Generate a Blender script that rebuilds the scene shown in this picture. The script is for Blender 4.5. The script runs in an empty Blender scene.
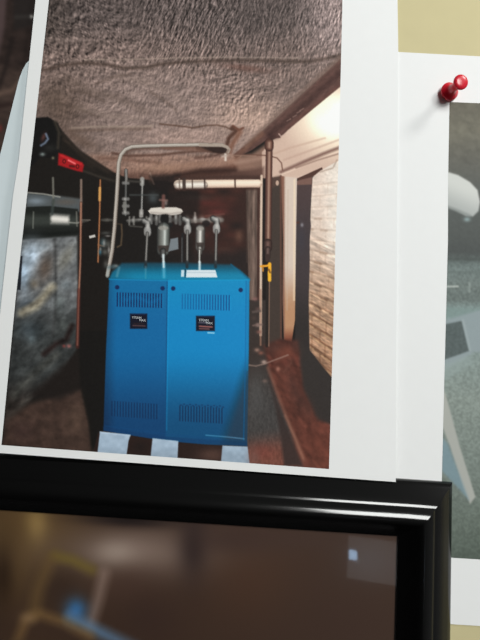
import bpy, bmesh, math, random
import numpy as np
from mathutils import Matrix, Vector

sc = bpy.context.scene
COL = sc.collection
W, H = 480, 640
FPX = 483.0                 # focal length in pixels
D = 0.270                   # camera to wall, metres
MM = 0.001

# ------------------------------------------------------------------ camera
PITCH, ROLL = math.radians(6.7), math.radians(3.2)
Rm = Matrix.Rotation(math.radians(90) + PITCH, 4, 'X') @ Matrix.Rotation(ROLL, 4, 'Z')
cam_d = bpy.data.cameras.new('camera')
cam = bpy.data.objects.new('camera', cam_d)
COL.objects.link(cam)
cam.matrix_world = Matrix.Translation((0, -D, 0)) @ Rm
cam_d.sensor_fit = 'VERTICAL'
cam_d.sensor_height = 36.0
cam_d.lens = 36.0 * FPX / H
cam_d.clip_start = 0.005
sc.camera = cam
R3 = np.array(Rm.to_3x3())


def unproj(x, y, d):
    """photo pixel -> point on the surface lying d (mm) in front of the wall (arrays allowed)"""
    x = np.asarray(x, float); y = np.asarray(y, float); d = np.asarray(d, float) * MM
    v = np.stack([(x - W / 2) / FPX, -(y - H / 2) / FPX, -np.ones_like(x)], -1)
    w = v @ R3.T
    t = (D - d) / w[..., 1]
    p = w * t[..., None]
    p[..., 1] -= D
    return p


def U(x, y, d=0.0):
    return Vector(unproj(x, y, d).tolist())


# ------------------------------------------------------------------ object helpers
def tag(o, label=None, cat=None, group=None, kind=None):
    if label: o['label'] = label
    if cat: o['category'] = cat
    if group: o['group'] = group
    if kind: o['kind'] = kind
    return o


def empty(name, loc, label, cat, group=None):
    o = bpy.data.objects.new(name, None)
    o.empty_display_size = 0.02
    COL.objects.link(o)
    o.location = loc
    return tag(o, label, cat, group)


def link(name, me, mat, parent=None, label=None):
    o = bpy.data.objects.new(name, me)
    COL.objects.link(o)
    if mat: me.materials.append(mat)
    if parent:
        o.parent = parent
        o.matrix_parent_inverse = Matrix.Translation(-Vector(parent_world(parent)))
    if label: o['label'] = label
    return o


def parent_world(p):
    v = Vector(p.location)
    if p.parent:                        # parts sit at the world origin
        return Vector((0, 0, 0))
    return v


def mesh_np(name, verts, faces, smooth=False, colors=None):
    me = bpy.data.meshes.new(name)
    nv, nf = len(verts), len(faces)
    faces = np.asarray(faces, np.int32)
    k = faces.shape[1]
    me.vertices.add(nv)
    me.vertices.foreach_set('co', np.asarray(verts, np.float32).ravel())
    me.loops.add(nf * k)
    me.loops.foreach_set('vertex_index', faces.ravel())
    me.polygons.add(nf)
    me.polygons.foreach_set('loop_start', np.arange(0, nf * k, k, dtype=np.int32))
    me.polygons.foreach_set('loop_total', np.full(nf, k, np.int32))
    me.polygons.foreach_set('use_smooth', np.full(nf, smooth, bool))
    if colors is not None:
        a = me.color_attributes.new('ink', 'FLOAT_COLOR', 'POINT')
        c = np.ones((nv, 4), np.float32); c[:, :3] = colors
        a.data.foreach_set('color', c.ravel())
    me.update(calc_edges=True)
    me.validate()
    return me


# ------------------------------------------------------------------ materials
def lin(c):
    c = np.asarray(c, float) / 255.0
    return np.where(c <= 0.04045, c / 12.92, ((c + 0.055) / 1.055) ** 2.4)


def srgb(r, g, b):
    return tuple(lin((r, g, b)).tolist()) + (1.0,)


def material(name, col=(0.5, 0.5, 0.5, 1), rough=0.5, spec=0.5, ink=False, metal=0.0):
    m = bpy.data.materials.new(name)
    m.use_nodes = True
    b = m.node_tree.nodes['Principled BSDF']
    b.inputs['Base Color'].default_value = col
    b.inputs['Roughness'].default_value = rough
    b.inputs['Specular IOR Level'].default_value = spec
    b.inputs['Metallic'].default_value = metal
    if ink:
        a = m.node_tree.nodes.new('ShaderNodeAttribute')
        a.attribute_name = 'ink'
        m.node_tree.links.new(a.outputs['Color'], b.inputs['Base Color'])
    return m


def add_noise(m, scale, amount, bump=0.0, bump_dist=0.0002, detail=4.0):
    """fine tone variation and tooth, in object coordinates"""
    nt = m.node_tree
    b = nt.nodes['Principled BSDF']
    tc = nt.nodes.new('ShaderNodeTexCoord')
    n = nt.nodes.new('ShaderNodeTexNoise')
    n.inputs['Scale'].default_value = scale
    n.inputs['Detail'].default_value = detail
    nt.links.new(tc.outputs['Object'], n.inputs['Vector'])
    if amount:
        base = b.inputs['Base Color'].default_value[:]
        r = nt.nodes.new('ShaderNodeMapRange')
        r.inputs['From Min'].default_value = 0.3
        r.inputs['From Max'].default_value = 0.7
        r.inputs['To Min'].default_value = 1 - amount
        r.inputs['To Max'].default_value = 1 + amount
        nt.links.new(n.outputs['Fac'], r.inputs['Value'])
        v = nt.nodes.new('ShaderNodeVectorMath'); v.operation = 'SCALE'
        v.inputs[0].default_value = base[:3]
        nt.links.new(r.outputs['Result'], v.inputs['Scale'])
        nt.links.new(v.outputs['Vector'], b.inputs['Base Color'])
    if bump:
        bp = nt.nodes.new('ShaderNodeBump')
        bp.inputs['Strength'].default_value = bump
        bp.inputs['Distance'].default_value = bump_dist
        nt.links.new(n.outputs['Fac'], bp.inputs['Height'])
        nt.links.new(bp.outputs['Normal'], b.inputs['Normal'])
    return m


M_wall = add_noise(material('beige_paint', srgb(198, 188, 146), 0.7, 0.25), 60, 0.02, 0.15, 0.0003)
M_paper = add_noise(material('white_paper', srgb(233, 234, 234), 0.75, 0.2), 150, 0.006, 0.05, 0.00005)
M_blue_paper = add_noise(material('pale_blue_grey_paper', srgb(205, 216, 220), 0.75, 0.2), 150, 0.01)
M_ink = material('printed_ink', rough=0.6, spec=0.12, ink=True)
M_black = material('black_gloss_lacquer', (0.002, 0.002, 0.002, 1), 0.14, 0.5)
M_back = material('black_board', (0.01, 0.009, 0.008, 1), 0.8, 0.2)
M_red = material('red_plastic', (0.62, 0.012, 0.03, 1), 0.28, 0.5)
M_red.node_tree.nodes['Principled BSDF'].inputs['Subsurface Weight'].default_value = 0.25
M_red.node_tree.nodes['Principled BSDF'].inputs['Subsurface Radius'].default_value = (0.002, 0.0004, 0.0004)
M_steel = material('pin_steel', (0.6, 0.6, 0.62, 1), 0.25, 0.5, metal=1.0)

M_glass = bpy.data.materials.new('picture_glass')
M_glass.use_nodes = True
nt = M_glass.node_tree
nt.nodes.remove(nt.nodes['Principled BSDF'])
tr = nt.nodes.new('ShaderNodeBsdfTransparent')
gl = nt.nodes.new('ShaderNodeBsdfGlossy'); gl.inputs['Roughness'].default_value = 0.03
fr = nt.nodes.new('ShaderNodeFresnel'); fr.inputs['IOR'].default_value = 1.5
mx = nt.nodes.new('ShaderNodeMixShader')
nt.links.new(fr.outputs[0], mx.inputs[0]); nt.links.new(tr.outputs[0], mx.inputs[1]); nt.links.new(gl.outputs[0], mx.inputs[2])
nt.links.new(mx.outputs[0], nt.nodes['Material Output'].inputs['Surface'])

# ------------------------------------------------------------------ the print painter
def interp_poly(pts, v):
    """point along a polyline (by its y) -> arrays x,y for v in 0..1"""
    p = np.asarray(pts, float)
    y = p[0, 1] + (p[-1, 1] - p[0, 1]) * v
    return np.interp(y, p[:, 1], p[:, 0]), y


_lat = {}
def vnoise(X, Y, sx, sy=None, seed=0, ang=0.0, octs=1):
    """smooth lattice noise in -1..1"""
    sy = sy or sx
    if ang:
        c, s = math.cos(ang), math.sin(ang)
        X, Y = X * c + Y * s, -X * s + Y * c
    out = 0.0; amp = 1.0; tot = 0.0
    for o in range(octs):
        if (seed, o) not in _lat:
            _lat[(seed, o)] = np.random.RandomState(seed * 17 + o).uniform(-1, 1, (256, 256))
        L = _lat[(seed, o)]
        x = X / sx * 2 ** o + 40.3; y = Y / sy * 2 ** o + 40.7
        xi = np.floor(x).astype(int); yi = np.floor(y).astype(int)
        fx = x - xi; fy = y - yi
        fx = fx * fx * (3 - 2 * fx); fy = fy * fy * (3 - 2 * fy)
        a = L[yi % 256, xi % 256]; b = L[yi % 256, (xi + 1) % 256]
        c_ = L[(yi + 1) % 256, xi % 256]; d = L[(yi + 1) % 256, (xi + 1) % 256]
        out = out + amp * ((a * (1 - fx) + b * fx) * (1 - fy) + (c_ * (1 - fx) + d * fx) * fy)
        tot += amp; amp *= 0.55
    return out / tot


class Print:
    """a picture printed on a sheet: colours and a part id for every point of a fine grid"""

    def __init__(s, left, right, res):
        n = int((max(p[0] for p in right) - min(p[0] for p in left)) * res)
        m = int((left[-1][1] - left[0][1]) * res)
        v = np.linspace(0, 1, m)
        lx, ly = interp_poly(left, v); rx, ry = interp_poly(right, v)
        u = np.linspace(0, 1, n)[None, :]
        s.X = lx[:, None] * (1 - u) + rx[:, None] * u
        s.Y = ly[:, None] * (1 - u) + ry[:, None] * u
        s.C = np.zeros(s.X.shape + (3,))
        s.ID = np.zeros(s.X.shape, int)

    def win(s, x0, y0, x1, y1):
        r = np.where(((s.Y >= y0) & (s.Y <= y1)).any(1))[0]
        c = np.where(((s.X >= x0) & (s.X <= x1)).any(0))[0]
        if len(r) == 0 or len(c) == 0: return None
        return slice(r[0], r[-1] + 1), slice(c[0], c[-1] + 1)

    def blend(s, w, mask, col, pid=None):
        X, Y = s.X[w], s.Y[w]
        if callable(col): col = col(X, Y)
        col = np.asarray(col, float)
        s.C[w] = s.C[w] * (1 - mask[..., None]) + col * mask[..., None]
        if pid is not None:
            t = s.ID[w]; t[mask > 0.5] = pid; s.ID[w] = t

    def pmask(s, pts, f):
        p = np.asarray(pts, float)
        w = s.win(p[:, 0].min() - 3 * f - 1, p[:, 1].min() - 3 * f - 1, p[:, 0].max() + 3 * f + 1, p[:, 1].max() + 3 * f + 1)
        if w is None: return None, None
        X, Y = s.X[w], s.Y[w]
        d2 = np.full(X.shape, 1e9); ins = np.zeros(X.shape, bool)
        for i in range(len(p)):
            (ax, ay), (bx, by) = p[i - 1], p[i]
            dx, dy = bx - ax, by - ay
            t = np.clip(((X - ax) * dx + (Y - ay) * dy) / (dx * dx + dy * dy + 1e-9), 0, 1)
            d2 = np.minimum(d2, (X - ax - t * dx) ** 2 + (Y - ay - t * dy) ** 2)
            if ay != by:
                ins ^= ((ay > Y) != (by > Y)) & (X < (bx - ax) * (Y - ay) / (by - ay) + ax)
        sd = np.where(ins, -1, 1) * np.sqrt(d2)
        m = np.clip(0.5 - sd / (2 * f), 0, 1)
        return w, m * m * (3 - 2 * m)

    def poly(s, pts, col, f=0.5, a=1.0, pid=None):
        w, m = s.pmask(pts, f)
        if w is not None: s.blend(w, m * a, col, pid)

    def line(s, pts, wd, col, f=0.5, a=1.0, pid=None, shade=None):
        """polyline of width wd; shade = cross-section ramp [(t,colour)...], t from -1 to 1 (left to right going along)"""
        p = np.asarray(pts, float)
        q = wd / 2 + 2 * f + 1
        w = s.win(p[:, 0].min() - q, p[:, 1].min() - q, p[:, 0].max() + q, p[:, 1].max() + q)
        if w is None: return
        X, Y = s.X[w], s.Y[w]
        best = np.full(X.shape, 1e9); sg = np.zeros(X.shape)
        for i in range(len(p) - 1):
            (ax, ay), (bx, by) = p[i], p[i + 1]
            dx, dy = bx - ax, by - ay; L = math.hypot(dx, dy) + 1e-9
            t = np.clip(((X - ax) * dx + (Y - ay) * dy) / (L * L), 0, 1)
            d = np.hypot(X - ax - t * dx, Y - ay - t * dy)
            o = -((X - ax) * dy - (Y - ay) * dx) / L
            k = d < best
            best = np.where(k, d, best); sg = np.where(k, np.sign(o) * d, sg)
        m = np.clip(0.5 - (best - wd / 2) / (2 * f), 0, 1)
        if shade is not None:
            ts = [q_[0] for q_ in shade]; cs = np.asarray([q_[1] for q_ in shade], float)
            tt = np.clip(sg / (wd / 2), -1, 1)
            col = np.stack([np.interp(tt, ts, cs[:, i]) for i in range(3)], -1)
        s.blend(w, m * a, col, pid)

    def blob(s, cx, cy, rx, ry, col, a=1.0, ang=0.0, pid=None):
        q = 2.6 * max(rx, ry)
        w = s.win(cx - q, cy - q, cx + q, cy + q)
        if w is None: return
        X, Y = s.X[w] - cx, s.Y[w] - cy
        c, n = math.cos(ang), math.sin(ang)
        r = ((X * c + Y * n) / rx) ** 2 + ((-X * n + Y * c) / ry) ** 2
        m = np.exp(-r)
        m[r > 6] = 0
        s.blend(w, a * m, col, pid)

    def disc(s, cx, cy, rx, ry, col, f=0.4, a=1.0, pid=None):
        s.poly([(cx + rx * math.cos(k * math.pi / 10), cy + ry * math.sin(k * math.pi / 10)) for k in range(20)], col, f, a, pid)

    def mottle(s, pts, sx, sy, amp, seed, ang=0.0, octs=2, f=2.0):
        """lighter and darker specks of what is printed inside a polygon"""
        w, m = s.pmask(pts, f)
        if w is None: return
        nz = vnoise(s.X[w], s.Y[w], sx, sy, seed, ang, octs)[..., None] * amp
        s.blend(w, m, np.clip(s.C[w] * (1 + nz), 0, 255))

    def soften(s, n=1):
        for _ in range(n):
            c = np.pad(s.C, ((1, 1), (1, 1), (0, 0)), 'edge')
            c = (c[:-2] + 2 * c[1:-1] + c[2:]) / 4
            s.C = (c[:, :-2] + 2 * c[:, 1:-1] + c[:, 2:]) / 4

    def build(s, root, depth, parts, gain=None):
        """depth(x,y)->mm; parts: id -> (name, parent id or None, label). One mesh per part, all in one sheet."""
        P = unproj(s.X, s.Y, depth(s.X, s.Y)).reshape(-1, 3)
        c = lin(np.clip(s.C, 0, 255))
        if gain is not None: c = c * gain(s.X, s.Y)[..., None]
        c = np.clip(c, 0.002, 0.95).reshape(-1, 3)
        n, m = s.X.shape
        idx = np.arange(n * m).reshape(n, m)
        q = np.stack([idx[:-1, :-1], idx[1:, :-1], idx[1:, 1:], idx[:-1, 1:]], -1).reshape(-1, 4)
        cid = s.ID[:-1, :-1].ravel()
        objs = {}
        for pid, (name, par, label) in parts.items():
            f = q[cid == pid]
            if len(f) == 0:
                print('no ink for', pid, name); continue
            uq, inv = np.unique(f.ravel(), return_inverse=True)
            me = mesh_np(name, P[uq], inv.reshape(-1, 4), True, c[uq])
            objs[pid] = link(name, me, M_ink, objs[par] if par is not None else root, label)
        return objs


def sheet_mesh(name, left, right, depth, nu=40, nv=48, thick=0.12, corner=None):
    """a real sheet of paper: front, back and edges"""
    v = np.linspace(0, 1, nv); u = np.linspace(0, 1, nu)[None, :]
    lx, ly = interp_poly(left, v); rx, ry = interp_poly(right, v)
    X = lx[:, None] * (1 - u) + rx[:, None] * u
    Y = ly[:, None] * (1 - u) + ry[:, None] * u
    d = depth(X, Y)
    A = unproj(X, Y, d).reshape(-1, 3)
    B = A.copy(); B[:, 1] += thick * MM
    n = nv * nu
    idx = np.arange(n).reshape(nv, nu)
    q = np.stack([idx[:-1, :-1], idx[1:, :-1], idx[1:, 1:], idx[:-1, 1:]], -1).reshape(-1, 4)
    rim = np.concatenate([idx[0, :], idx[1:, -1], idx[-1, -2::-1], idx[-2:0:-1, 0]])
    # the cut edges get their own vertices so the sheet shades flat right up to its edge
    k = len(rim); j = np.arange(k); j2 = (j + 1) % k
    side = np.stack([j, j2, j2 + k, j + k], -1) + 2 * n
    faces = np.concatenate([q, q[:, ::-1] + n, side])
    return mesh_np(name, np.concatenate([A, B, A[rim], B[rim]]), faces, True)


def font_mesh(text, cx, cy, d, width_px, name, parent, ink):
    """flat printed lettering centred on a photo point"""
    cu = bpy.data.curves.new(name, 'FONT')
    cu.body = text; cu.align_x = 'CENTER'; cu.align_y = 'CENTER'; cu.resolution_u = 3
    tmp = bpy.data.objects.new('lettering', cu)
    me = bpy.data.meshes.new_from_object(tmp)
    bpy.data.objects.remove(tmp)
    co = np.array([v.co[:] for v in me.vertices])
    wid = co[:, 0].max() - co[:, 0].min()
    co[:, 0] -= (co[:, 0].max() + co[:, 0].min()) / 2
    co[:, 1] -= (co[:, 1].max() + co[:, 1].min()) / 2
    p0, px, py = U(cx, cy, d), U(cx + 1, cy + 0.07, d), U(cx - 0.07, cy - 1, d)
    ex, ey = px - p0, py - p0
    k = width_px / wid
    for v, c in zip(me.vertices, co):
        v.co = p0 + ex * (c[0] * k) + ey * (c[1] * k)
    return link(name, me, ink, parent)

# ------------------------------------------------------------------ the setting
bm = bmesh.new()
bmesh.ops.create_cube(bm, size=1.0)
bmesh.ops.scale(bm, vec=(1.6, 0.02, 1.4), verts=bm.verts)
bmesh.ops.translate(bm, vec=(0.05, 0.01, 0), verts=bm.verts)
me = bpy.data.meshes.new('wall_back'); bm.to_mesh(me); bm.free()
tag(link('wall_back', me, M_wall), kind='structure')

# ------------------------------------------------------------------ large colour print of the boiler
def smooth01(t):
    t = np.clip(t, 0, 1)
    return t * t * (3 - 2 * t)


def d_left(x, y):
    v = np.clip(y / 480.0, -0.2, 1.0)
    return (1.3 + 2.2 * smooth01((190 - x) / 240.0) + 4.2 * np.clip(v, 0, 1) ** 3
            + 0.25 * np.sin(x / 70.0 + y / 140.0) * (1 - np.clip(v, 0, 1) ** 2))


SL = [(38.5, -26), (35.5, 0), (18.7, 160), (13, 195), (2.5, 290), (-9, 400), (-14.5, 452)]
SR = [(397.2, -26), (397.5, 0), (398.3, 52), (397.5, 200), (396.3, 350), (395.8, 482)]
boiler_print = empty('photo_print', U(200, 300, 1.0),
                     'large white-bordered colour print of a blue boiler in a basement, standing on the black frame', 'photo print')
link('paper', sheet_mesh('paper', SL, SR, d_left), M_paper, boiler_print)

PL = [(50.5, -14), (49, 0), (31, 160), (15.5, 300), (1.5, 445)]
PR = [(343, -14), (342.5, 0), (338.5, 160), (335.5, 240), (334, 300), (329, 469)]
p = Print(PL, PR, 1.8)
X, Y = p.X, p.Y
(BACK, PLASTER, BEAM, CONDUIT, BRICK, DOORWAY, POST, PIPE, VALVE, DUCT, BOILER, BTOP, BPANEL_L, BPANEL_R, VENT_A, VENT_B, VENT_C,
 VENT_D, BADGE_A, BADGE_B, FOOT_A, FOOT_B, FOOT_C, NOTE, PIPEWORK, CAN_A, CAN_B, SIGN, FLUE, STONE, FLOORING, KERB, JOISTS, COPPER, ELBOW,
 BACKBRICK, LWOOD, DISH) = range(38)

p.C[:] = (27, 23, 21)
p.ID[:] = BACK
# --- plaster overhead
plast = [(52, -16), (345, -16), (341, 60), (300, 96), (262, 132), (240, 158), (262, 170), (262, 178), (225, 184), (170, 182), (150, 181), (126, 178),
         (112, 172), (98, 164), (80, 152), (64, 142), (58, 128), (50, 119), (34, 118)]
def plaster_col(X, Y):
    base = np.array((110, 93, 84.0)) + np.zeros(X.shape + (3,))
    def mixin(c, k):
        nonlocal base
        base = base * (1 - k[..., None]) + np.array(c, float) * k[..., None]
    mixin((82, 72, 67), smooth01((62 - Y) / 50) * 0.9)
    mixin((62, 54, 48), smooth01((95 - X) / 60) * smooth01((70 - Y) / 50) * 0.7)
    mixin((82, 72, 67), np.exp(-((X - 240) / 55) ** 2 - ((Y - 5) / 45) ** 2) * 0.8)
    mixin((132, 113, 103), np.exp(-((X - 155) / 85) ** 2 - ((Y - 105) / 40) ** 2) * 0.85)
    mixin((142, 124, 116), smooth01((X - 285) / 50) * smooth01((80 - Y) / 50) * 0.8)
    mixin((168, 140, 122), np.exp(-((X - 250) / 40) ** 2 - ((Y - 120) / 22) ** 2) * 0.85)
    mixin((156, 130, 116), np.exp(-((X - 190) / 60) ** 2 - ((Y - 140) / 14) ** 2) * 0.8)
    mixin((88, 72, 62), np.exp(-((X - 62) / 26) ** 2 - ((Y - 108) / 26) ** 2) * 0.8)
    mixin((142, 110, 93), smooth01((Y - 150) / 8) * 0.75)
    mixin((78, 54, 45), smooth01((Y - 165) / 12) * 0.7)
    return base * np.array((0.96, 0.975, 1.02))
p.poly(plast, plaster_col, 1.2, pid=PLASTER)
w = (slice(None), slice(None))
inpl = (p.ID == PLASTER)
def emboss(sx, sy, seed, ang, dx, dy, octs=2, warp=2.5):
    """lumps lit from one side, as the photograph shows the plaster"""
    wx = warp * vnoise(X, Y, 16, 16, seed + 50); wy = warp * vnoise(X, Y, 16, 16, seed + 51)
    return vnoise(X + wx - dx, Y + wy - dy, sx, sy, seed, ang, octs) - vnoise(X + wx + dx, Y + wy + dy, sx, sy, seed, ang, octs)
side = smooth01((X - 95 - 0.4 * Y) / 60)
mid = smooth01((X - 225) / 40)
tex = emboss(2.6, 5.5, 3, -0.6, 0.5, 0.7) * (1 - side) + (emboss(2.0, 5.5, 4, 0.5, 0.6, -0.3, 3, 1.5) * (1 - mid) + 0.6 * emboss(1.6, 4.5, 14, 0.3, 0.6, -0.2, 3, 1.2) * mid) * side
flat = (1 - 0.80 * smooth01((Y - 50) / 45)) * (0.85 + 0.35 * np.exp(-((X - 205) / 60) ** 2 - ((Y - 15) / 40) ** 2))
leftrough = np.exp(-((X - 62) / 24) ** 2 - ((Y - 85) / 24) ** 2)
grain = emboss(2.2, 2.6, 6, 0.3, 0.5, 0.5)
big = emboss(11, 7, 16, 0.4, 1.2, 1.4)
patch = np.exp(-((X - 240) / 36) ** 2 - ((Y - 88) / 30) ** 2)
pock = emboss(2.4, 2.6, 12, 0.5, 0.6, 0.6)
k = np.clip(1.07 + 0.95 * tex * np.maximum(flat, 0.55 * leftrough) + 0.26 * grain * (1 - 0.4 * smooth01((Y - 105) / 25)) + 0.45 * pock * patch + 0.20 * big
            + 0.07 * vnoise(X, Y, 26, 9, 11, 0.35, 3), 0.35, 1.9)
p.C[inpl] = np.clip(p.C * k[..., None], 0, 255)[inpl]
# seams and cracks in the plaster
seam = [(40, 68.5), (50, 66), (60, 63.5), (75, 61.5), (88, 60.5), (98, 61.5), (108, 62.5), (120, 65), (132, 66), (146, 65), (160, 62), (185, 59.5), (222, 58), (250, 58), (285, 59), (310, 59), (326, 56), (341, 53)]
p.line([(a, b + 2.4) for a, b in seam], 3.2, (62, 50, 44), 1.6, 0.65)
p.line([(85, 59.5), (120, 59.5), (160, 58.5), (220, 57)], 1.0, (160, 142, 130), 0.8, 0.6)
p.line([(220, 57.2), (262, 57.5), (300, 58)], 1.0, (150, 134, 124), 0.8, 0.6)
p.blob(245, 68, 22, 3.5, (98, 68, 60), 0.6, 0.12)
p.line([(300, 58), (322, 50), (341, 47)], 2.0, (100, 88, 84), 1.5, 0.6)
for a, b in (((70, 90), (104, 101)), ((60, 104), (98, 117)), ((150, 92), (176, 110)), ((96, 84), (130, 74))):
    p.line([a, ((a[0] + b[0]) / 2, (a[1] + b[1]) / 2 - 2), b], 2.0, (74, 61, 54), 1.8, 0.5)
p.line([(72, 128), (100, 126.5), (130, 127), (152, 126)], 1.6, (150, 132, 120), 1.2, 0.8)
p.line([(70, 131), (110, 129.5), (150, 129)], 2.0, (92, 74, 64), 1.6, 0.6)
crack = [(160, 124), (188, 127), (192, 128), (206, 125.5), (217, 125), (226, 127), (232, 130)]
p.line(crack, 1.5, (84, 62, 52), 0.8, 0.8)
p.line([(232, 128), (236, 131), (229, 138), (227, 145)], 4.0, (70, 45, 36), 1.2, 0.85)
p.line([(233, 126), (239, 130), (243, 128)], 2.4, (92, 58, 46), 0.8, 0.8)
p.line([(240, 132), (233, 143), (229, 152)], 5.0, (112, 74, 58), 1.8, 0.7)
p.line([(112, 153), (128, 156), (160, 155), (186, 152), (206, 151), (225, 153)], 2.0, (74, 50, 42), 1.2, 0.8)
p.line([(100, 158), (130, 160), (160, 163)], 3.0, (96, 70, 60), 1.8, 0.6)
p.blob(215, 172, 40, 5.5, (64, 42, 36), 0.9, -0.08)
p.blob(240, 165, 22, 5, (98, 66, 55), 0.75, -0.25)
p.blob(165, 168, 28, 5, (156, 122, 102), 0.5)
p.blob(232, 161, 20, 4, (152, 118, 102), 0.7, -0.2)
p.blob(196, 164, 18, 3.4, (140, 108, 92), 0.6, -0.1)
p.line([(176, 176), (200, 171.5), (226, 170.5), (258, 172)], 4.5, (50, 34, 30), 2.2, 0.8)
p.blob(80, 140, 22, 6, (92, 74, 64), 0.6, 0.5)
p.line([(66, 78), (92, 92), (118, 98), (146, 112)], 5.0, (92, 78, 70), 4.0, 0.45)
p.line([(78, 108), (110, 116), (140, 118)], 4.0, (140, 122, 112), 3.0, 0.4)
p.line([(120, 76), (150, 84), (184, 100)], 4.0, (138, 120, 111), 3.5, 0.4)
p.blob(52, 100, 12, 18, (84, 71, 63), 0.5)
# --- old brick behind the boiler
bk = [(165, 186), (262, 186), (262, 300), (165, 290)]
p.poly(bk, (52, 35, 31), 2.0, pid=BACKBRICK)
for yy in range(190, 280, 9):
    for xx in range(166, 244, 13):
        n = vnoise(np.array([[xx * 1.0]]), np.array([[yy * 1.0]]), 7, 7, 21)[0, 0]
        p.blob(xx + (yy // 9 % 2) * 6, yy, 6.5, 3.6, (62 + 34 * n, 38 + 14 * n, 34 + 10 * n), 0.75)
p.blob(208, 203, 22, 4, (96, 46, 42), 0.55, 0.1)
p.blob(218, 212, 10, 3, (118, 54, 52), 0.5)
p.blob(239, 236, 4, 6, (104, 74, 62), 0.7)
p.blob(224, 250, 8, 3, (86, 56, 48), 0.6)
p.blob(196, 198, 14, 3, (84, 66, 58), 0.5)
p.poly([(165, 250), (262, 250), (262, 292), (165, 290)], (36, 32, 32), 6, 0.7)
# --- timber posts at the right of it
p.poly([(246, 189), (257.5, 188), (257, 330), (250.5, 330), (248, 270)], (92, 76, 69), 0.8, pid=LWOOD)
p.line([(254, 190), (253, 300)], 2.2, (118, 99, 90), 1.0, 0.7)
p.line([(247, 190), (247, 262)], 1.6, (64, 52, 47), 0.8, 0.7)
p.poly([(257.5, 176), (262, 174), (261, 330), (257, 330)], (66, 45, 40), 0.7, pid=LWOOD)
p.mottle([(246, 188), (262, 176), (262, 320), (250, 320)], 2.0, 14, 0.25, 31)

# --- ceiling beyond the beam, lamp glow, joists
far = [(345, 82), (284, 132), (272, 141), (262, 152), (262, 178), (284, 180), (316, 176), (345, 160)]
p.poly([(275, 138), (252, 154), (236, 158), (238, 172), (275, 176)], (132, 103, 90), 3.0, 0.9, pid=PLASTER)
p.line([(236, 163), (262, 158)], 3, (160, 130, 116), 2, 0.6)
def far_col(X, Y):
    base = np.array((192, 166, 151.0)) + np.zeros(X.shape + (3,))
    q = smooth01((275 - X) / 35)[..., None]
    base = base * (1 - q) + np.array((158, 126, 112.0)) * q
    r = np.sqrt(((X - 337) / 1.25) ** 2 + (Y - 118) ** 2)
    g = smooth01((52 - r) / 42)[..., None]
    base = base * (1 - g) + np.array((238, 224, 202.0)) * g
    g = smooth01((30 - r) / 26)[..., None]
    base = base * (1 - g) + np.array((252, 250, 236.0)) * g
    g = smooth01((18 - np.hypot(X - 324, Y - 108)) / 16)[..., None] * 0.45
    base = base * (1 - g) + np.array((244, 236, 200.0)) * g
    return base
p.poly(far, far_col, 0.8, pid=JOISTS)
p.line([(262, 158), (290, 148), (325, 138)], 1.2, (176, 146, 130), 1.2, 0.7)
p.line([(284, 160), (306, 152), (341, 139)], 1.4, (172, 142, 128), 1.2, 0.7)
p.line([(281, 172), (306, 161), (324, 153.5), (341, 147)], 3.2, (112, 84, 76), 1.2, 0.85)
p.line([(281, 174.6), (312, 162.5), (341, 151)], 1.4, (214, 190, 174), 0.8, 0.7)
p.line([(296, 168), (318, 160), (341, 153)], 1.4, (120, 92, 82), 0.8, 0.7)
p.line([(280, 179), (300, 177), (316, 172)], 2.5, (196, 172, 158), 1.0, 0.8)
p.poly([(297, 178.5), (322, 167.2), (323, 170), (312, 177), (299, 181.5)], (74, 50, 44), 0.6)
p.line([(240, 155), (256, 155), (268, 155.5), (277, 158), (281.5, 163), (282.5, 170)], 1.1, (96, 66, 56), 0.6, 0.9)
p.poly([(232, 172), (264, 167), (264, 178), (232, 181)], (84, 60, 53), 3.0, 0.8)

# --- steel beam
beam = [(343, 56), (341, 86), (313, 109), (288, 130), (280, 138), (268, 139), (252, 150), (236, 158), (233, 155), (248, 143), (263, 130), (300, 96), (325, 73)]
p.poly(beam, lambda X, Y: np.array((86, 62, 57.0)) + np.zeros(X.shape + (3,)), 0.8, pid=BEAM)
p.line([(342, 56), (324, 72), (300, 94), (262, 129.5), (246, 146)], 4.2, (112, 92, 84), 1.5, 0.7)
p.line([(343, 70), (313, 97), (288, 120), (270, 134)], 5.5, (64, 44, 41), 1.5, 0.7)
p.line([(342, 83), (313, 106.5), (287, 128)], 3.0, (92, 62, 56), 1.2, 0.6)
p.line([(262, 134), (248, 146), (236, 157)], 5, (112, 80, 66), 1.8, 0.6)
for a, b in ((297, 113), (300, 110.5), (287, 121), (293, 117)):
    p.line([(a, b), (a + 3.5, b - 2)], 1.0, (140, 112, 104), 0.5, 0.7)
p.line([(279, 134), (281, 136.5), (285, 134.5)], 1.2, (186, 160, 148), 0.5, 0.9)
p.blob(272, 136, 6, 3.5, (60, 40, 38), 0.8)
p.mottle(beam, 4, 2, 0.12, 33, -0.7)

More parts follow.
